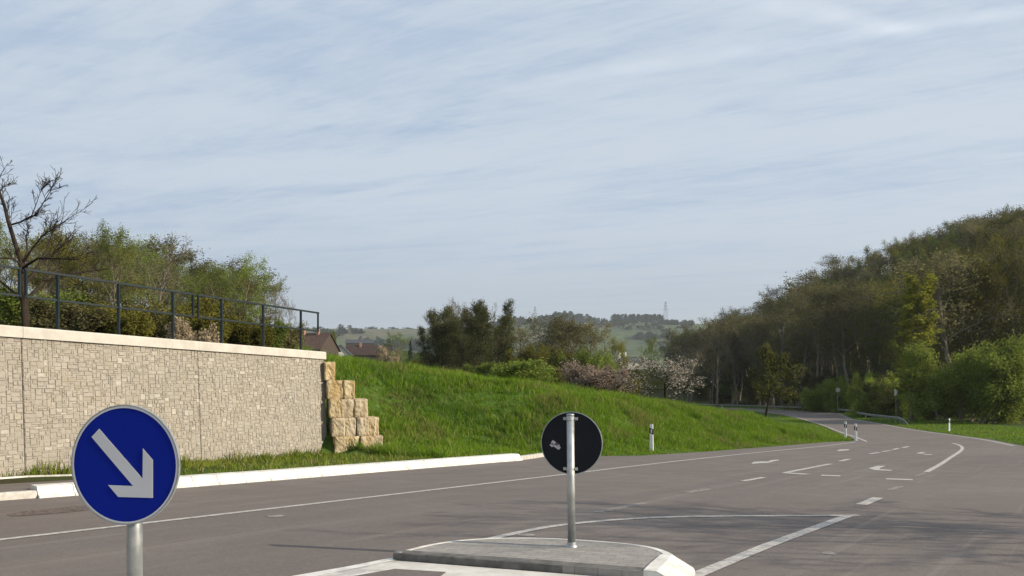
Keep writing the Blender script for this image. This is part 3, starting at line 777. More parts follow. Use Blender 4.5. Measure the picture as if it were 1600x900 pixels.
def tree(key, x, y, h, wd=None, name='tree', label='', cat='tree', group=None, v=None, z=None, parts=('trunk', 'crown')):
    ms = MASTERS[key]; tm, cm, top, wid = ms[rtree.randrange(len(ms)) if v is None else v % len(ms)]
    s = h/top; sx = (wd/wid) if wd else s*rtree.uniform(.85, 1.15)
    e = empty(name, (x, y, zt(x, y)-.05 if z is None else z), rtree.uniform(0, 6.28), label=label, cat=cat, group=group)
    e.scale = (sx, sx, s)
    for nme, m in zip(parts, (tm, cm)):
        o = bpy.data.objects.new(nme, m); COL.objects.link(o); o.parent = e
    return e
P_OAK = dict(nodes=[9, 6, 4, 3], wander=[.06, .16, .22, .28], up=[.03, .05, .05, .03], kids=[13, 6, 4], start=[.30, .25, .2, .2], angle=[62, 50, 45, 40],
             len0=5.2, ratio=.52, levels=3, r0=.24, shape=lambda f: .55+.75*math.sin(min(1, f+.18)*2.6), trunk_levels=1, rmin=.022)
P_TALL = dict(P_OAK, kids=[13, 6, 4], start=[.42, .25, .2, .2], angle=[42, 42, 40, 40], len0=4.4, shape=lambda f: .6+.6*math.sin(min(1, f+.15)*2.8))
P_BARE = dict(P_OAK, kids=[12, 7, 6], start=[.3, .2, .15, .1], angle=[40, 38, 35, 30], len0=5.2, up=[.03, .12, .08, .05], rmin=.018)
P_LOW = dict(P_OAK, kids=[11, 6, 4], start=[.12, .2, .2, .2], len0=6.0, angle=[70, 50, 45, 40])
for i in range(3): make_master('olive', 10+i, 15, P_OAK, BK_GREY, LF['olive'], (.14, 8, .40))
for i in range(3): make_master('brown', 20+i, 15, P_TALL, BK_PALE, LF['brown'], (.11, 6, .38))
for i in range(3): make_master('green', 30+i, 15, P_OAK, BK_GREY, LF['green'], (.13, 8, .42))
for i in range(2): make_master('dark', 35+i, 14, P_LOW, BK_DARK, LF['dark'], (.16, 8, .42))
for i in range(2): make_master('bare', 40+i, 14, P_BARE, BK_GREY, LF['brown'], (.10, 1, .2))
P_ALD = dict(P_OAK, kids=[18, 6, 4], start=[.10, .15, .2, .2], angle=[62, 45, 40, 35], len0=3.1, r0=.15, up=[.02, .07, .06, .03], shape=lambda f: 1.05-.62*f)
for i in range(2): make_master('alder', 50+i, 11.5, P_ALD, BK_DARK, LF['alder'], (.10, 6, .32), stems=2, stem_spread=.9)
P_POP = dict(P_OAK, nodes=[9, 5, 4, 3], wander=[.010, .12, .2, .25], kids=[84, 4, 2], start=[.16, .3, .2, .2], angle=[40, 40, 40, 40], close=.15, len0=2.1, ratio=.4, r0=.16, up=[.06, .10, .02, -.05], shape=lambda f: .95-.25*abs(f-.45)*2, trunk_levels=1)
make_master('poplar', 60, 16, P_POP, BK_PALE, LF['lime'], (.11, 5, .13))
P_WIL = dict(P_OAK, kids=[9, 6, 4], nodes=[7, 5, 4, 3], start=[.08, .15, .2, .2], angle=[38, 40, 35, 35], len0=3.0, r0=.09, up=[.05, .07, .06, .03], wander=[.14, .18, .22, .25], splay=.55, shape=lambda f: 1-.35*f, rmin=.012)
for i in range(2): make_master('willow', 70+i, 6.2, P_WIL, BK_PALE, LF['willow'], (.095, 14, .36), stems=9, stem_spread=1.9)
for i in range(2): make_master('hedge', 75+i, 5.0, dict(P_WIL, len0=2.2, r0=.05, up=[.08, .12, .10, .08]), BK_PALE, LF['hedge'], (.10, 10, .30), stems=12, stem_spread=2.2)
for i in range(2): make_master('shrub', 80+i, 4.0, dict(P_WIL, len0=1.9, r0=.06), BK_GREY, LF['brown'], (.12, 3, .24), stems=7, stem_spread=1.2)
for i in range(2): make_master('greenshrub', 84+i, 4.0, dict(P_WIL, len0=1.9, r0=.06), BK_GREY, LF['olive' if i else 'green'], (.11, 5, .27), stems=7, stem_spread=1.2)
P_FRU = dict(P_OAK, kids=[9, 7, 5], nodes=[5, 6, 4, 3], start=[.32, .15, .15, .2], angle=[68, 50, 48, 40], len0=2.5, r0=.12, up=[.02, .04, .06, .05], wander=[.1, .2, .25, .3], close=.2, shape=lambda f: 1.05-.35*f, rmin=.012)
for i in range(2): make_master('blossom', 90+i, 3.6, P_FRU, BK_DARK, LF['white'], (.060, 3, .13))
make_master('pinkshrub', 94, 3.0, dict(P_WIL, len0=1.6, r0=.05), BK_DARK, LF['pink'], (.075, 3, .20), stems=7, stem_spread=1.2)
make_master('limeshrub', 96, 3.0, dict(P_WIL, len0=1.6, r0=.05), BK_DARK, LF['green'], (.08, 4, .22), stems=6, stem_spread=1.0)
make_master('fruit', 97, 4.8, P_FRU, BK_DARK, LF['dark'], (.10, 4, .16))
P_FAR = dict(P_OAK, nodes=[4, 3, 2, 2], kids=[9, 4], levels=2, start=[.15, .2, .2, .2], len0=5, r0=.3, rmin=.08)
for i in range(3): make_master('far', 100+i, 11, P_FAR, BK_DARK, LF['far'], (.9, 6, .8))
P_CON = dict(P_OAK, nodes=[5, 2, 2, 2], kids=[26], levels=1, start=[.10, .2, .2, .2], angle=[82]*4, len0=4.2, r0=.25, up=[0, -.02, 0, 0], wander=[.01, .05, .05, .05], close=.3, shape=lambda f: 1.08-.95*f, rmin=.06)
for i in range(2): make_master('conifer', 110+i, 18, P_CON, BK_DARK, LF['conifer'], (.85, 6, .5))

def interp(x, pts):
    return float(np.interp(x, [p[0] for p in pts], [p[1] for p in pts]))
SIL_R = [(1040, 515), (1090, 492), (1130, 480), (1165, 470), (1200, 462), (1225, 432), (1262, 425), (1300, 408), (1340, 390), (1400, 366), (1440, 352), (1500, 334), (1560, 318), (1600, 308), (1700, 285), (1900, 260)]
SIL_L = [(-200, 330), (0, 335), (60, 338), (110, 345), (160, 345), (215, 368), (250, 368), (300, 390), (330, 402), (365, 400), (400, 412), (418, 445), (450, 478), (475, 500)]
rh = random.Random(9); placed = []
def try_forest(Y, px, keys, sil, hmin, hmax, jitter, label, group, mind):
    x = (px-800)/FPX*Y
    if any(math.hypot(x-a, Y-b) < mind for a, b in placed): return False
    g = zt(x, Y); ytop = interp(px, sil)+jitter; ztop = CZ+(600-ytop)/FPX*Y; h = ztop-g
    if h < hmin: return False
    h = min(h, hmax)
    placed.append((x, Y)); k = rh.choice(keys)
    tree(k, x, Y, h, wd=min(h*.62, 9.5)*rh.uniform(.85, 1.1), label=label[k], group=group, name='tree'); return True
lab_r = {'olive': 'olive-leaved tree of the wooded hillside on the right', 'brown': 'brown budding pale-stemmed tree of the wooded hillside on the right', 'green': 'fresh green tree of the wooded hillside on the right',
         'dark': 'dark low-branched tree of the wooded hillside on the right', 'bare': 'leafless tree of the wooded hillside on the right'}
n = 0
for _ in range(5200):
    if n >= 172: break
    Y = rh.choice([rh.uniform(72, 130), rh.uniform(90, 270)]); px = rh.uniform(1180, 1665)
    x = (px-800)/FPX*Y; dd, ii = poly_dist(np.array([x]), np.array([Y]), ASPHALT)
    if ii[0] or dd[0] < 13 or (Y < 92 and dd[0] < 17): continue
    if Y < 100 and px > 1400: continue
    keys = ['olive', 'olive', 'brown', 'olive', 'green'] if px < 1500 else ['olive', 'brown', 'brown', 'dark', 'olive']
    if px < 1260: keys = ['brown', 'bare', 'olive', 'dark']
    if try_forest(Y, px, keys, SIL_R, 9, 22, rh.uniform(0, 26), lab_r, 'trees of the wooded hillside on the right', 4.3): n += 1
lab_m = {k_: v_.replace('wooded hillside on the right', 'valley wood') for k_, v_ in lab_r.items()}
n = 0
for _ in range(1500):
    if n >= 38: break
    Y = rh.uniform(150, 290); px = rh.uniform(1050, 1215); x = (px-800)/FPX*Y
    dd, ii = poly_dist(np.array([x]), np.array([Y]), ASPHALT)
    if ii[0] or dd[0] < 5: continue
    if try_forest(Y, px, ['brown', 'bare', 'dark', 'bare', 'olive'], SIL_R, 7, 22, rh.uniform(0, 22), lab_m, 'trees of the valley wood', 5): n += 1
lab_l = {k_: v_.replace('of the wooded hillside on the right', 'on the wooded slope above the wall') for k_, v_ in lab_r.items()}
n = 0; placed = []
for _ in range(4000):
    if n >= 60: break
    Y = rh.uniform(58, 150); px = rh.uniform(-160, 425)
    keys = ['olive', 'green', 'brown', 'olive', 'green', 'bare'] if px < 230 else ['bare', 'brown', 'green', 'olive', 'bare']
    if try_forest(Y, px, keys, SIL_L, 5.0, 15, rh.uniform(0, 30) if px < 250 else rh.uniform(0, 45), lab_l, 'trees on the wooded slope above the wall', 3.6): n += 1
def one(key, px, Y, ytop, wpx, label, cat='tree', name='tree', group=None, v=None):
    x = (px-800)/FPX*Y
    while True:
        dd, ii = poly_dist(np.array([x]), np.array([Y], float), ASPHALT)
        if not (ii[0] or dd[0] < (2.6 if px > 1040 else .5)): break
        Y += 2; x = (px-800)/FPX*Y
    g = zt(x, Y); h = CZ+(600-ytop)/FPX*Y-g
    return tree(key, x, Y, h, wd=wpx/FPX*Y, label=label, cat=cat, name=name, group=group, v=v)
one('green', 378, 62, 396, 80, 'fresh green tree at the right end of the trees above the wall')
one('bare', 428, 60, 430, 44, 'thin leafless tree standing just right of the fresh green one above the wall')
one('bare', 452, 66, 462, 34, 'smallest leafless tree at the right end of the slope above the wall')
one('bare', 243, 66, 362, 70, 'tall pale leafless tree standing out in the trees above the wall')
one('green', 178, 60, 348, 60, 'light green tree rising behind the branches of the gnarled fruit tree')
gsl = 'scrub along the top of the wall'
for i, (px, Y, yt, wpx, k_) in enumerate([(15, 44, 462, 110, 'greenshrub'), (75, 40, 452, 120, 'greenshrub'), (120, 36, 470, 110, 'shrub'), (165, 42, 468, 120, 'shrub'), (205, 37, 478, 90, 'greenshrub'), (235, 44, 474, 90, 'shrub'), (285, 46, 462, 100, 'greenshrub'),
                                    (325, 42, 482, 90, 'greenshrub'), (355, 46, 480, 80, 'shrub'), (390, 44, 496, 70, 'greenshrub'), (420, 50, 498, 60, 'greenshrub'), (450, 52, 506, 46, 'shrub')]):
    one(k_, px, Y, yt, wpx, 'brown scrub bush behind the railing' if k_ == 'shrub' else 'olive green scrub bush behind the railing', 'bush', 'bush', gsl)
make_master('straw', 99, 1.4, dict(P_WIL, len0=.7, r0=.025, rmin=.006), BK_PALE, LF['straw'], (.05, 4, .10), stems=8, stem_spread=.5)
one('straw', 295, 27, 501, 60, 'pale straw-coloured bush behind the railing', 'bush', 'bush')
# alder clump and the middle trees
for i, (px, Y, yt, wpx) in enumerate([(692, 104, 486, 58), (718, 112, 470, 62), (745, 108, 474, 60), (768, 114, 468, 58), (705, 118, 478, 60), (735, 100, 482, 62), (785, 120, 492, 50), (680, 110, 510, 44)]):
    one('alder', px, Y, yt, wpx, 'dark budding tree of the dense clump left of the valley view', 'tree', 'tree', 'dark trees of the clump in the meadow', v=i)
gm = 'trees in the dip beyond the meadow'
for px, Y, yt, wpx, k_ in [(810, 125, 508, 60, 'brown'), (838, 118, 492, 66, 'brown'), (866, 130, 496, 64, 'olive'), (893, 112, 500, 70, 'brown'), (925, 118, 502, 66, 'brown'), (905, 140, 498, 60, 'olive'), (950, 130, 528, 46, 'olive'),
                        (850, 100, 540, 50, 'green'), (1070, 262, 516, 40, 'green'), (1095, 240, 520, 44, 'brown'), (1128, 225, 506, 50, 'dark'), (1155, 210, 496, 50, 'brown'), (1052, 275, 522, 36, 'green'), (1183, 200, 492, 50, 'brown'), (1110, 232, 504, 48, 'dark'), (1014, 190, 526, 40, 'green'), (985, 175, 556, 36, 'olive')]:
    one(k_, px, Y, yt, wpx, {'brown': 'brown budding', 'olive': 'olive', 'green': 'fresh green', 'dark': 'dark'}[k_]+' tree in the dip beyond the grass bank', 'tree', 'tree', gm)
one('limeshrub', 803, 50, 563, 66, 'yellow-green bush beside the dark clump of trees', 'bush', 'bush')
one('greenshrub', 758, 70, 566, 56, 'soft green bush at the foot of the dark clump', 'bush', 'bush')
one('pinkshrub', 922, 58, 566, 92, 'dusty pink flowering bush on the meadow edge', 'bush', 'bush')
one('blossom', 1036, 55, 556, 112, 'spreading white flowering fruit tree behind the grass bank')
one('fruit', 1196, 60, 538, 78, 'small dark gnarled tree in front of the far road')
gu = 'undergrowth bushes in the dip'
for px, Y, yt, wpx, k_ in [(775, 80, 572, 70, 'dark'), (845, 72, 572, 60, 'greenshrub'), (872, 84, 560, 60, 'dark'), (890, 75, 580, 50, 'greenshrub'), (962, 74, 588, 60, 'greenshrub'), (985, 86, 568, 60, 'dark'), (1010, 90, 560, 60, 'dark'), (1052, 262, 580, 36, 'dark'),
                        (1075, 250, 596, 40, 'greenshrub'), (1105, 232, 598, 44, 'greenshrub'), (1135, 214, 600, 44, 'greenshrub'), (1088, 245, 572, 40, 'dark'), (1150, 215, 575, 40, 'dark'), (1172, 198, 585, 44, 'dark'), (1195, 190, 590, 44, 'greenshrub'), (830, 92, 560, 60, 'dark'), (950, 96, 574, 54, 'dark'), (820, 96, 540, 50, 'greenshrub'), (862, 104, 545, 54, 'greenshrub'), (905, 98, 548, 54, 'greenshrub'), (936, 102, 552, 46, 'greenshrub'), (1215, 185, 596, 44, 'dark')]:
    one(k_, px, Y, yt, wpx, 'dark undergrowth bush in the dip beyond the grass bank' if k_ == 'dark' else 'green undergrowth bush in the dip beyond the grass bank', 'bush', 'bush', gu)
for i, (px, yt) in enumerate([(703, 466), (724, 470), (752, 468), (772, 472), (690, 480)]):
    one('bare', px, 109+i*2, yt, 40, 'thin bare-topped tree inside the dense dark clump', 'tree', 'tree', 'bare-topped trees of the clump', v=i)
# right side, near the road
one('willow', 1512, 78, 536, 150, 'large round light green willow bush beside the road bend', 'bush', 'bush', v=0)
one('willow', 1576, 84, 572, 80, 'light green bush at the right side of the large willow bush', 'bush', 'bush', v=1)
one('willow', 1462, 86, 590, 66, 'shaded green bush at the left foot of the large willow bush', 'bush', 'bush', v=1)
one('poplar', 1424, 84, 430, 50, 'slender yellow-green poplar rising left of the large willow bush')
gh = 'low light green willows along the guard rail'
for px, Y, yt, wpx in [(1286, 122, 602, 50), (1308, 116, 592, 66), (1334, 112, 588, 72), (1360, 106, 586, 72), (1386, 100, 588, 70), (1406, 98, 592, 56)]:
    one('hedge', px, Y, yt, wpx, 'low light green willow bush along the guard rail', 'bush', 'bush', gh)
for px, Y, yt, wpx in [(1240, 190, 606, 50), (1262, 175, 600, 50), (1225, 200, 604, 46)]:
    one('greenshrub', px, Y, yt, wpx, 'green bush beyond the bend of the far road', 'bush', 'bush', 'green bushes beyond the bend')
for i, (px, Y, yt) in enumerate([(1222, 128, 448), (1276, 118, 440), (1308, 112, 446), (1330, 116, 430), (1418, 104, 480), (1250, 124, 430)]):
    one('brown', px, Y, yt, 66, 'pale-stemmed budding tree at the foot of the hillside wood', 'tree', 'tree', 'pale-stemmed trees at the wood edge', v=i)
gd = 'dark understorey bushes at the foot of the hillside wood'
for i in range(22):
    px = 1225+i*18; Y = 112-8*math.sin(i*.9)-(i*.9)
    one('dark', px, Y, 596-rh.uniform(0, 26), 62, 'dark bush under the hillside wood', 'bush', 'bush', gd)
# leafless tree beside the road, right of the view, throwing its thin shadows across the asphalt
make_master('streetbare', 140, 7.5, dict(P_BARE, len0=3.2, kids=[14, 7, 4], r0=.10, rmin=.012, start=[.45, .2, .2, .2]), BK_GREY, LF['brown'], (.05, 1, .1))
tree('streetbare', 15.9, 5.6, 6.7, 6.5, label='leafless tree at the roadside to the right of the view', z=zr(6.0))

# gnarled bare fruit tree behind the wall
def gnarled():
    rng = random.Random(31); Y0 = 20.0; ox = (38-800)/FPX*Y0
    sk = Skel()
    S = lambda px, py, dy=0.0: Vector(((px-800)/FPX*(Y0+dy)-ox, dy, CZ+(600-py)/FPX*(Y0+dy)))
    z0 = zt(ox, Y0)
    mains = [([(40, 540), (41, 500), (40, 470), (38, 440), (36, 412), (34, 395)], .13, .11, 0),
             ([(34, 395), (24, 360), (14, 325), (6, 300), (-2, 270), (-6, 255)], .085, .035, -.5),
             ([(12, 332), (32, 325), (46, 318), (56, 314)], .04, .022, -.6),
             ([(38, 430), (52, 412), (62, 396), (80, 380), (100, 362), (118, 350)], .075, .02, .7),
             ([(36, 405), (42, 395), (60, 386), (90, 386), (122, 388)], .06, .018, -.9),
             ([(40, 455), (58, 436), (72, 424), (100, 416), (130, 410), (172, 404)], .07, .018, 1.0),
             ([(42, 465), (30, 450), (18, 440), (4, 425), (-20, 412)], .08, .03, 1.2),
             ([(36, 412), (30, 392), (18, 385), (-4, 386), (-30, 378)], .055, .02, -1.2),
             ([(60, 396), (72, 370), (80, 345), (88, 325)], .035, .014, .4),
             ([(56, 314), (66, 294), (76, 278), (84, 264), (92, 250)], .020, .006, -.6),
             ([(50, 316), (56, 296), (62, 280), (69, 264)], .018, .006, -.3),
             ([(34, 398), (50, 370), (66, 350), (92, 332), (112, 318)], .045, .012, -.3),
             ([(36, 396), (44, 372), (40, 350), (44, 330)], .04, .012, .5),
             ([(8, 300), (-10, 290), (4, 268), (20, 258)], .02, .008, .2)]
    for pts, r0, r1, dy in mains:
        n = len(pts); L = []
        for i, (a, b) in enumerate(pts):
            f = i/(n-1); L.append((S(a+rng.uniform(-1.5, 1.5), b+rng.uniform(-1.5, 1.5), dy*f), r0+(r1-r0)*f))
        sk.lines[0].append(([(p_, r_*.72) for p_, r_ in L], 8))
        if r0 > .12: continue
        prm = dict(nodes=[5, 5, 4, 4], wander=[.08, .09, .11, .13], up=[.05, .05, .05, .05], kids=[0, 4, 3], start=[.12]*4, angle=[44]*4, len0=1, ratio=.6, levels=3, rmin=.0055, taper=.75, trunk_levels=0)
        ml = sum((L[q_+1][0]-L[q_][0]).length for q_ in range(n-1))
        for k_ in range(10):
            f = rng.uniform(.2, 1)*(n-1); q = min(int(f), n-2); p = L[q][0].lerp(L[q+1][0], f-q); d_ = (L[q+1][0]-L[q][0]).normalized()
            ax = Vector((rng.gauss(0, 1), rng.gauss(0, 1), rng.gauss(0, 1))).normalized(); nd = (rot_about(d_, ax, R(rng.uniform(25, 75)))+Vector((0.1, 0, .35))).normalized()
            grow(sk, rng, p, nd, min(.75, ml*rng.uniform(.18, .42)), .009, 1 if k_ % 2 else 2, prm, 0)
    e = empty('fruit_tree', (ox, Y0, 0), label='gnarled leafless fruit tree rising behind the railing at the left', cat='tree')
    e.scale = (1, 1, .94)
    tm = lines_mesh('trunk', sk.lines[0]); o = link_mesh('trunk', tm, BK_DARK, e, True)
    cm = crown_mesh('twigs', sk, .03, 0, .02, 3); o = link_mesh('twigs', cm, [BK_DARK, LF['brown']], e)
gnarled()

# ------------------------------------------------------------------ grass
def blades(name, X, Y, Z, h, wd, mat, seed, lean=.35, z_off=-.03):
    rg = np.random.default_rng(seed); n = len(X); a = rg.uniform(0, 2*np.pi, n); hh = h*rg.uniform(.5, 1.35, n); ww = wd*rg.uniform(.6, 1.4, n)
    la = rg.uniform(0, 2*np.pi, n); ll = hh*lean*rg.uniform(.2, 1.6, n)
    b = np.stack([X, Y, Z+z_off], 1); dx = np.stack([np.cos(a)*ww, np.sin(a)*ww, np.zeros(n)], 1)
    ln = np.stack([np.cos(la)*ll, np.sin(la)*ll, np.zeros(n)], 1); up = np.stack([np.zeros(n), np.zeros(n), hh], 1)
    V = np.stack([b-dx, b+dx, b+dx*.7+up*.55+ln*.35, b+up+ln, b-dx*.7+up*.55+ln*.35], 1).reshape(-1, 3)
    i = np.arange(n)*5; T = np.concatenate([np.stack([i, i+1, i+2], 1), np.stack([i, i+2, i+4], 1), np.stack([i+4, i+2, i+3], 1)])
    return link_mesh(name, quick_mesh(name, V, T), mat)
def grass_leaf(name, a, b, c, patch_c):
    m = bpy.data.materials.new(name); m.use_nodes = True; t = NT(m.node_tree); nt = m.node_tree; nt.nodes.remove(nt.nodes['Principled BSDF'])
    r = t.island(); pos = t.pos()
    col = t.mix(t.ramp(t.noise(pos, .8, 4), .35, .65), a, b); col = t.mix(t.ramp(r, .55, 1, 0, .7), col, c)
    col = t.mix(t.math('MULTIPLY', t.ramp(t.noise(pos, .45, 5, .65), .50, .62), t.ramp(r, .3, .6)), col, patch_c)
    col = t.mix(t.ramp(t.noise(pos, .23, 4, .6), .50, .66, 0, .55), col, (.060, .140, .016))
    col = t.mix(t.math('GREATER_THAN', r, .93), col, (.30, .27, .13))
    d = nt.nodes.new('ShaderNodeBsdfDiffuse'); tr = nt.nodes.new('ShaderNodeBsdfTranslucent'); mx = nt.nodes.new('ShaderNodeMixShader')
    t.l.new(col, d.inputs[0]); t.l.new(col, tr.inputs[0]); mx.inputs[0].default_value = .35
    t.l.new(d.outputs[0], mx.inputs[1]); t.l.new(tr.outputs[0], mx.inputs[2]); t.l.new(mx.outputs[0], nt.nodes['Material Output'].inputs[0]); return m
GR = grass_leaf('grass_blade', (.105, .195, .014), (.155, .250, .022), (.24, .32, .055), (.22, .19, .075))
rg = np.random.default_rng(4)
def scatter(n, x0, x1, y0, y1, keep):
    X = rg.uniform(x0, x1, n); Y = rg.uniform(y0, y1, n); m = keep(X, Y); return X[m], Y[m]
def near_left(X, Y):
    d, i = poly_dist(X, Y, left_edge+far_left, False); dd, ii = poly_dist(X, Y, ASPHALT)
    s = (X-WALL_END[0])*WN[0]+(Y-WALL_END[1])*WN[1]; tt = (X-WALL_END[0])*WD[0]+(Y-WALL_END[1])*WD[1]
    return d, ii, s, tt
def k_bank(X, Y):
    d, ii, s, tt = near_left(X, Y)
    return (~ii) & (d > .18) & (tt > .1) & ((tt > 1.6) | (s > -.1)) & (d < 26) & (X < 21)
def tufts(n, per, box_, keep, rad, hfun):
    """tuft centres, each with its own height, and the blades round them"""
    cx_, cy_ = scatter(n, *box_, keep); th = hfun(cx_, cy_)*rg.uniform(.45, 1.55, len(cx_))
    X = np.repeat(cx_, per)+rg.normal(0, rad, len(cx_)*per); Y = np.repeat(cy_, per)+rg.normal(0, rad, len(cx_)*per); hh = np.repeat(th, per)
    m = keep(X, Y); return X[m], Y[m], hh[m]
def h_bank(X, Y):
    dn, _, _, _ = near_left(X, Y)
    big = np.array([mnoise.noise((x*.55, y*.55, 0)) for x, y in zip(X, Y)])
    return (.20+.20*np.clip(big, -.40, .8))*(.35+.65*smoothstep((dn-.2)/1.5))
X, Y, hn = tufts(52000, 14, (-16, 21, 21, 47), k_bank, .07, h_bank)
tag(blades('grass', X, Y, terrain(X, Y), hn, .011, GR, 8, .5), 'lush green grass covering the bank beside the road', 'grass', kind='stuff')
X, Y = scatter(60000, -34, 18, 46, 110, lambda X, Y: (~near_left(X, Y)[1]) & (near_left(X, Y)[0] > .3) & (X < 2+Y*.33))
tag(blades('meadow_grass', X, Y, terrain(X, Y), .20, .03, GR, 9), 'green meadow grass beyond the crest of the bank', 'grass', kind='stuff')
def k_right(X, Y):
    d, _ = poly_dist(X, Y, far_right+right_edge, False); dd, ii = poly_dist(X, Y, ASPHALT)
    return (~ii) & (d < 9) & (d > .25)
X, Y = scatter(110000, 18, 60, 24, 125, k_right)
tag(blades('verge_grass', X, Y, terrain(X, Y), .13, .03, GR, 10), 'green grass verge right of the road bend', 'grass', kind='stuff')
# weeds at the foot of the wall, denser towards its right end
WEED = grass_leaf('weed_leaf', (.12, .17, .02), (.19, .23, .035), (.22, .20, .06), (.20, .17, .06))
def k_weed(X, Y):
    d, ii, s, tt = near_left(X, Y); pd, pin = poly_dist(X, Y, pave_poly)
    return (~ii) & (~pin) & (d > .32) & (s > .03) & (tt < 2.4) & ((rg.random(len(X)) < .22) | (s < .35+.25*np.sin(tt*2.1)))
X, Y = scatter(110000, -14, -1, 10, 26, k_weed)
s_ = (X-WALL_END[0])*WN[0]+(Y-WALL_END[1])*WN[1]; tt_ = (X-WALL_END[0])*WD[0]+(Y-WALL_END[1])*WD[1]
hw = np.clip(.10+.16*np.abs(np.sin(tt_*1.3))*np.abs(np.sin(tt_*3.1+1)), .05, .4)*np.where(s_ < .6, 1.35, .75)
tag(blades('weeds', X, Y, terrain(X, Y), hw, .013, WEED, 11, .5), 'yellow-green weeds along the foot of the stone wall', 'weeds', kind='stuff')

# ------------------------------------------------------------------ guide posts, guard rail, sign posts
PW = plain('post_white', (.72, .72, .70), .5, 0, .3, .08); PB = plain('post_black', (.02, .02, .022), .5); REF = plain('reflector', (.55, .55, .58), .25, 0, .6)
gpm = None
def guide_post(x, y, label, rz=0):
    global gpm
    e = empty('guide_post', (x, y, zt(x, y)-.02 if not gpm or True else 0), rz, label=label, cat='guide post', group='white guide posts along the road')
    if gpm is None:
        def slab(z0, z1, grow_=0, cut=0):
            bm = bmesh.new(); o = [(-.06, -.055), (.06, -.055), (.075, -.02), (.03, .055), (-.03, .055), (-.075, -.02)]
            a = [bm.verts.new((x_*(1+grow_), y_*(1+grow_), z0)) for x_, y_ in o]; b = [bm.verts.new((x_*(1+grow_)*(.8 if cut else 1), y_*(1+grow_), z1-cut*(y_+.055)*1.1+(0))) for x_, y_ in o]
            for i in range(6): bm.faces.new((a[i], a[(i+1) % 6], b[(i+1) % 6], b[i]))
            bm.faces.new(a[::-1]); bm.faces.new(b); bmesh.ops.recalc_face_normals(bm, faces=bm.faces[:]); me = bpy.data.meshes.new('m'); bm.to_mesh(me); bm.free(); return me
        a = slab(0, 1.02, 0, 1); a.materials.append(PW)
        b = slab(.66, .86, .03); b.materials.append(PB)
        for v in b.vertices: v.co.z += -.35*v.co.x
        bm = bmesh.new(); box(bm, (0, -.059, .76), (.05, .006, .14), 0, .002); c = bpy.data.meshes.new('r'); bm.to_mesh(c); bm.free(); c.materials.append(REF)
        gpm = (a, b, c)
    for nme, m in zip(('post_body', 'black_band', 'reflector'), gpm):
        o = bpy.data.objects.new(nme, m); COL.objects.link(o); o.parent = e
    return e
def at_ground(px, py, Y0=20, Y1=300):
    y = Y0; k_ = (py-600)/FPX
    while y < Y1:
        x = (px-800)/FPX*y
        if CZ-k_*y <= zt(x, y): return x, y
        y += .25
    return x, y
x, y = at_ground(1018, 707); guide_post(x, y, 'white guide post standing alone at the foot of the grass bank', R(-15))
guide_post(18.05, 40.35, 'larger guide post at the tip of the grass bank', R(-20))
guide_post((1321-800)/FPX*44, 44, 'guide post just behind and left of the one at the tip of the grass bank', R(-20))
guide_post(G(1475, 674)[0]+.4, G(1475, 674)[1], 'guide post on the right verge below the large willow bush', R(10))
guide_post((1316-800)/FPX*128, 128, 'tiny far guide post beside the round-headed sign post', 0)
guide_post((1128-800)/FPX*175, 175, 'tiny far guide post in the dip left of the small dark tree', 0)
RAILG = plain('guard_steel', (.20, .215, .20), .6, .2, .3, .2)
gr = empty('guard_rail', (0, 0, 0), label='grey steel guard rail along the far road', cat='guard rail')
gl = smooth_pts(offset_line([G(1400, 664.5), right_edge[1], right_edge[0], (53.5, 125), (54.5, 150), (50.5, 185), (41, 222), (26, 258)], -1.1), 2)
bm = bmesh.new(); pr = [(0, .42), (.06, .46), (.06, .50), (0, .54), (.06, .58), (.06, .63), (0, .68)]; prev = None
for i, (x, y) in enumerate(gl):
    a = gl[max(0, i-1)]; b = gl[min(len(gl)-1, i+1)]; dx, dy = b[0]-a[0], b[1]-a[1]; L = math.hypot(dx, dy)
    z0 = zr(y)+.05; fac = min(1, i/4)
    cur = [bm.verts.new((x-dy/L*o, y+dx/L*o, z0+h*fac)) for o, h in pr]+[bm.verts.new((x-dy/L*(o-.008), y+dx/L*(o-.008), z0+h*fac)) for o, h in pr[::-1]]
    if prev:
        for k_ in range(len(cur)): bm.faces.new((prev[k_], prev[(k_+1) % len(cur)], cur[(k_+1) % len(cur)], cur[k_]))
    prev = cur
from_bm('beam', bm, RAILG, gr)
for x, y in resample(gl, 4)[3:]:
    bm = bmesh.new(); box(bm, (x+.08, y, zr(y)+.25), (.06, .1, .8)); from_bm('post', bm, RAILG, gr)
bm = None
def sign_post(px, Y, ytop, head, label):
    x = (px-800)/FPX*Y; g = zt(x, Y); h = CZ+(600-ytop)/FPX*Y-g
    e = empty('sign_post', (x, Y, g), 0, label=label, cat='sign post')
    bm = bmesh.new(); tube(bm, (0, 0, -.2), (0, 0, h), .05, n=8); from_bm('pole', bm, RAILG, e)
    bm = bmesh.new()
    if head == 'round': disc(bm, .33, 0, .02, 24)
    else: box(bm, (0, 0, 0), (.12, .5, .75), 0, .01)
    o = from_bm('sign_plate', bm, plain('plate_grey', (.42, .43, .42), .5), e); o.location = (0, -.07 if head == 'round' else 0, h-.3)
sign_post(1309, 112, 606, 'round', 'thin grey post with small round sign beyond the guard rail')
sign_post(1400, 84, 609, 'edge', 'thin white post with sign seen edge-on, left of the poplar foot')

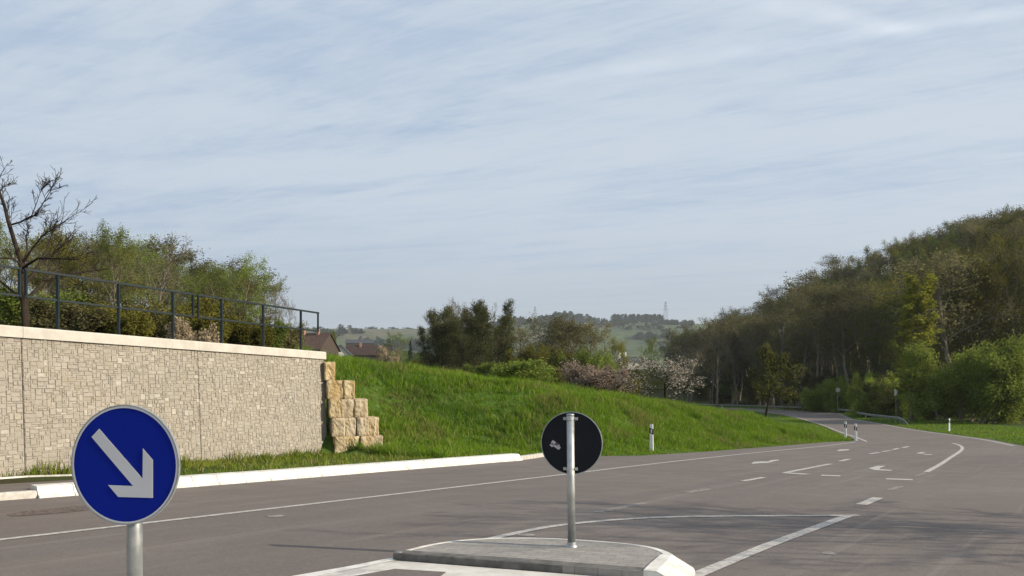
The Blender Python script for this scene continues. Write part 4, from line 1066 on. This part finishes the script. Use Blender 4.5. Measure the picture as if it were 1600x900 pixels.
# ------------------------------------------------------------------ houses, silo, pylons and far trees
ROOF = plain('roof_brown', (.052, .036, .033), .9, 0, .1, .25, 1.5); ROOFR = plain('roof_red', (.090, .060, .050), .9, 0, .1, .25, 1.5); ROOFD = plain('roof_slate', (.06, .065, .075), .8, 0, .1, .2, 1.5)
HW = plain('house_white', (.55, .54, .50), .85, 0, .1, .06); HB = plain('house_beige', (.42, .37, .29), .85, 0, .1, .1); PANE = plain('window_pane', (.03, .035, .04), .2, 0, .6); HD = plain('barn_wood', (.06, .045, .035), .9)
CHB = plain('chimney_brick', (.30, .16, .12), .9)
def house(px, Y, yeave, yridge, L_m, D_m, rz, wm, rm, label, windows=3, chim=1, gable_px=None, cat='house', ybase=566):
    x = (px-800)/FPX*Y; z0 = CZ+(600-ybase)/FPX*Y-2; ze = CZ+(600-yeave)/FPX*Y; zrg = CZ+(600-yridge)/FPX*Y
    z0 = min(z0, zt(x, Y)-.5)
    e = empty('house', (x, Y, z0), rz, label=label, cat=cat); he = ze-z0; hr = zrg-z0; a, b = L_m/2, D_m/2
    bm = bmesh.new(); v = [bm.verts.new(c) for c in [(-a, -b, 0), (a, -b, 0), (a, b, 0), (-a, b, 0), (-a, -b, he), (a, -b, he), (a, b, he), (-a, b, he), (-a, 0, hr), (a, 0, hr)]]
    for f in ((0, 1, 5, 4), (2, 3, 7, 6), (1, 2, 6, 9, 5), (3, 0, 4, 8, 7)): bm.faces.new([v[i] for i in f])
    bmesh.ops.recalc_face_normals(bm, faces=bm.faces[:]); from_bm('wall', bm, wm, e)
    bm = bmesh.new(); sl = (hr-he)/b
    for s in (-1, 1):
        q = [(-a-.5, s*(b+.6), he-.6*sl+.12), (a+.5, s*(b+.6), he-.6*sl+.12), (a+.5, 0, hr+.12), (-a-.5, 0, hr+.12)]
        lo = [bm.verts.new(p) for p in q]; hi = [bm.verts.new((p[0], p[1], p[2]+.22)) for p in q]
        bm.faces.new(lo); bm.faces.new(hi)
        for i in range(4): bm.faces.new((lo[i], lo[(i+1) % 4], hi[(i+1) % 4], hi[i]))
    bmesh.ops.recalc_face_normals(bm, faces=bm.faces[:]); rf = from_bm('roof', bm, rm, e)
    for c in range(chim):
        bm = bmesh.new(); box(bm, (-a*.4+c*a*.8, -.6, hr+.5), (.9, .9, 1.9)); from_bm('chimney', bm, CHB, rf)
    for k_ in range(windows):
        for side in range(2):
            bm = bmesh.new(); fx = -a+L_m*(k_+.5)/windows
            if side == 0: box(bm, (fx, -b-.02, he-1.5), (1.1, .1, 1.3))
            else: box(bm, (a+.02, -b+D_m*(k_+.5)/windows, he-1.3), (.1, 1.0, 1.3))
            from_bm('window', bm, PANE, e)
    return e
house(487, 235, 547, 522, 12, 12, R(-14), HD, ROOFR, 'red-brown roofed house with chimneys partly behind the wall end', chim=2)
house(519, 305, 553, 541, 9, 8, R(-60), HW, ROOFD, 'small dark-roofed white house left of the long barn', 2, 0)
house(534, 285, 554, 541, 9, 6.5, R(-84), HW, ROOFD, 'white gabled house between the red-brown roof and the long brown roof', 2, 0)
house(577, 320, 555, 541, 17.5, 10, R(6), HD, ROOF, 'long brown-roofed barn beyond the meadow', 3, 1, cat='barn')
house(562, 700, 537, 531, 24, 16, R(10), HD, ROOFD, 'dark slate roofed farm building in the valley behind the barn', 2, 0, cat='barn', ybase=545)
house(660, 330, 570, 560, 14, 9, R(12), HB, ROOF, 'low brown-roofed house partly behind the dark clump of trees', 3, 0, ybase=580)
one('greenshrub', 508, 262, 518, 34, 'round yellow-green tree behind the red-brown roofed house', v=0)
one('straw', 603, 285, 543, 30, 'pale ochre budding tree in front of the brown barn', v=0)
one('green', 627, 270, 519, 38, 'tall round-topped green tree right of the barn', v=1)
def cypress(px, Y, yt, wpx, label):
    x = (px-800)/FPX*Y; g = zt(x, Y); h = CZ+(600-yt)/FPX*Y-g; tree('conifer', x, Y, h, wpx/FPX*Y, label=label)
cypress(641, 262, 532, 9, 'dark slim conifer beside the round-topped green tree')
gfar = 'bushes along the lower meadow edge'
for px, Y, yt, wpx in [(655, 240, 560, 24), (618, 300, 556, 20), (668, 220, 566, 26), (547, 290, 556, 12)]:
    one('greenshrub', px, Y, yt, wpx, 'small bush on the lower edge of the meadow near the houses', 'bush', 'bush', gfar)
# silo plant in the valley
def silo(px, Y, ytop, wpx, label, ybase=585):
    x = (px-800)/FPX*Y; z0 = zt(x, Y)-.5; h = CZ+(600-ytop)/FPX*Y-z0; r = wpx/FPX*Y/2
    e = empty('silo', (x, Y, z0), 0, label=label, cat='silo')
    bm = bmesh.new(); tube(bm, (0, 0, 0), (0, 0, h), r, n=20); from_bm('shell', bm, HW, e)
    bm = bmesh.new(); tube(bm, (0, 0, h), (0, 0, h+r*.6), r*1.02, r*.15, n=20); from_bm('silo_cap', bm, ROOFD, e)
silo(966, 420, 547, 7, 'white silo, left of the two beside the flowering trees'); silo(976, 425, 550, 5, 'slim white silo, right of the two beside the flowering trees')
house(992, 415, 566, 561, 16, 12, R(5), HW, ROOFD, 'low white valley building right of the silos', 4, 0, ybase=575)
silo(1122, 330, 559, 6, 'pale tower in the trees right of the white flowering fruit tree')
# pylons on the range
PYL = plain('pylon_steel', (.16, .17, .18), .6, .2, .4)
def pylon(px, Y, ytop, label):
    x = (px-800)/FPX*Y; g = zt(x, Y); h = CZ+(600-ytop)/FPX*Y-g; e = empty('pylon', (x, Y, g), .3, label=label, cat='pylon')
    bm = bmesh.new(); wv = lambda z: .095*h*(1-z/h)+.8; zs_ = [h*i/7 for i in range(8)]; r = .30
    for sx in (-1, 1):
        for sy in (-1, 1): tube(bm, (sx*wv(0), sy*wv(0), 0), (sx*wv(h), sy*wv(h), h), r, n=5)
    for i in range(7):
        for s in (-1, 1):
            tube(bm, (-wv(zs_[i])*s, -wv(zs_[i]), zs_[i]), (wv(zs_[i+1])*s, -wv(zs_[i+1]), zs_[i+1]), r*.6, n=4)
            tube(bm, (-wv(zs_[i]), -wv(zs_[i])*s, zs_[i]), (-wv(zs_[i+1]), wv(zs_[i+1])*s, zs_[i+1]), r*.6, n=4)
    from_bm('lattice_tower', bm, PYL, e)
    for f, l in ((.62, .16), (.78, .12), (.92, .08)):
        bm = bmesh.new()
        for s in (-1, 1):
            tube(bm, (0, 0, h*f+1.2), (s*h*l, 0, h*f), r*.8, n=4); tube(bm, (0, 0, h*f-.6), (s*h*l, 0, h*f), r*.8, n=4)
        from_bm('cross_arm', bm, PYL, e)
pylon(1040, 2150, 471, 'tall lattice power pylon on the ridge right of centre')
pylon(836, 2250, 479, 'distant lattice power pylon above the dark ridge wood')
# hedgerow trees over the far hillside
rf_ = random.Random(21); spots = []
for _ in range(4000):
    if len(spots) >= 620: break
    px = rf_.uniform(445, 1085); Y = rf_.choice([rf_.uniform(1150, 2200), rf_.uniform(1300, 1900), 1450+rf_.uniform(-20, 20)+.2*px, 1850+.1*px+rf_.uniform(-15, 15), 1180+.3*px+rf_.uniform(-12, 12)])
    if mnoise.noise((px*.012, Y*.003, 3)) < -.10: continue
    spots.append(((px-800)/FPX*Y, Y, rf_.uniform(5, 15), rf_.uniform(8, 22)))
for px in list(range(455, 680, 12))+list(range(940, 1080, 11)):
    Y = 2330+rf_.uniform(-25, 25); spots.append(((px+rf_.uniform(-5, 5)-800)/FPX*Y, Y, rf_.uniform(4, 13), rf_.uniform(9, 24)))
V = []; Fc = []; b = 0
for x, y, h, wd in spots:
    _, cm, top, wid = MASTERS['far'][rf_.randrange(3)]; nn = len(cm.vertices); co = np.empty(nn*3, np.float32); cm.vertices.foreach_get('co', co)
    V.append(co.reshape(-1, 3)*np.array((wd/wid, wd/wid, h/top))+np.array((x, y, zt(x, y)-1)))
    f = np.empty(len(cm.loops), np.int32); cm.loops.foreach_get('vertex_index', f); Fc.append(f.reshape(-1, 4)+b); b += nn
tag(link_mesh('distant_trees', quick_mesh('distant_trees', np.concatenate(V), np.concatenate(Fc)), LF['far']), 'countless small hazy trees and hedges over the far hillside', 'trees', kind='stuff')
# two dark woods on the range, each one mass
def wood_mass(name, spans, label, key='conifer'):
    V = []; Fc = []; b = 0
    for px0, px1, Ya, Yb_, n_, hf in spans:
        for _ in range(n_):
            px = rf_.uniform(px0, px1); Y = rf_.uniform(Ya, Yb_); x = (px-800)/FPX*Y; h = hf(px)*rf_.uniform(.8, 1.1)
            cm = MASTERS[key][rf_.randrange(len(MASTERS[key]))][1]; top = MASTERS[key][0][2]
            nn = len(cm.vertices); co = np.empty(nn*3, np.float32); cm.vertices.foreach_get('co', co); co = co.reshape(-1, 3)*np.array((h/top*1.7, h/top*1.7, h/top))
            f = np.empty(len(cm.loops), np.int32); cm.loops.foreach_get('vertex_index', f); V.append(co+np.array((x, Y, zt(x, Y)))); Fc.append(f.reshape(-1, 4)+b); b += nn
    o = link_mesh(name, quick_mesh(name, np.concatenate(V), np.concatenate(Fc)), LF['conifer']); tag(o, label, 'wood', kind='stuff')
wood_mass('ridge_wood', [(778, 832, 2280, 2400, 60, lambda p: 28), (836, 925, 2260, 2400, 110, lambda p: 22+14*math.sin(max(0, (p-836)/89)*3.1)), (925, 945, 2280, 2350, 16, lambda p: 18)], 'dark conifer wood crowning the ridge left of centre')
wood_mass('slope_wood', [(955, 1035, 2020, 2170, 70, lambda p: 22), (560, 625, 1600, 1680, 26, lambda p: 15)], 'dark wood on the far slope below the tall pylon')

# ------------------------------------------------------------------ haze
HAZE = 0.00011
bm = bmesh.new(); box(bm, (0, 3150, 165), (8800, 7400, 460)); hz = bpy.data.meshes.new('haze'); bm.to_mesh(hz); bm.free()
hm = bpy.data.materials.new('haze'); hm.use_nodes = True; nt = hm.node_tree; nt.nodes.remove(nt.nodes['Principled BSDF'])
pv = nt.nodes.new('ShaderNodeVolumePrincipled'); pv.inputs['Color'].default_value = (.86, .92, 1, 1); pv.inputs['Density'].default_value = HAZE; pv.inputs['Anisotropy'].default_value = .2
nt.links.new(pv.outputs[0], nt.nodes['Material Output'].inputs['Volume'])
ho = link_mesh('haze', hz, hm); tag(ho, 'thin pale summer haze filling the valley air', 'haze', kind='stuff')

# small look-alike groups: say which one, counted from the left
ORD = ['leftmost', 'second from left', 'third from left', 'fourth from left', 'fifth from left', 'sixth from left', 'seventh from left', 'eighth from left', 'ninth from left', 'tenth from left', 'eleventh from left', 'twelfth from left', 'thirteenth from left', 'fourteenth from left', 'fifteenth from left', 'sixteenth from left', 'seventeenth from left', 'eighteenth from left', 'nineteenth from left', 'twentieth from left', 'twenty-first from left', 'twenty-second from left']
bpy.context.view_layer.update(); sets = {}
for o in C.objects:
    if o.parent is None and o.get('group') and o.get('label') and o.get('category') in ('tree', 'bush'):
        px = 800+1200*o.location.x/o.location.y; Yd = o.location.y
        if 'wooded hillside on the right' in o['label']:
            zn = 'left of the poplar' if px < 1330 else 'just left of the poplar' if px < 1405 else 'behind the poplar' if px < 1475 else 'above the large willow bush' if px < 1560 else 'by the right edge'
            zn = 'at the left end' if px < 1255 else zn
            rw = 'low on' if Yd < 118 else 'halfway up' if Yd < 175 else 'high on'
            o['label'] = o['label'].replace('of the wooded hillside on the right', f'{rw} the right hillside {zn}'.replace(' just ', ' close ').replace('up the right', 'up right').replace('on the right', 'on right'))
        elif 'on the wooded slope above the wall' in o['label']:
            zn = 'behind the bare fruit tree' if px < 130 else 'above the middle railing' if px < 300 else 'above the right railing'
            o['label'] = o['label'].replace('on the wooded slope above the wall', ('near ' if Yd < 90 else 'farther ')+'on the slope '+zn)
        sets.setdefault((o['group'], o['label']), []).append(o)
for (g_, l_), os_ in sets.items():
    if 2 <= len(os_) <= 22:
        os_.sort(key=lambda o: o.location.x/o.location.y)
        for i, o in enumerate(os_): o['label'] = l_+', '+(ORD[i] if i < len(os_)-1 or len(os_) == 2 and i == 0 else 'rightmost')
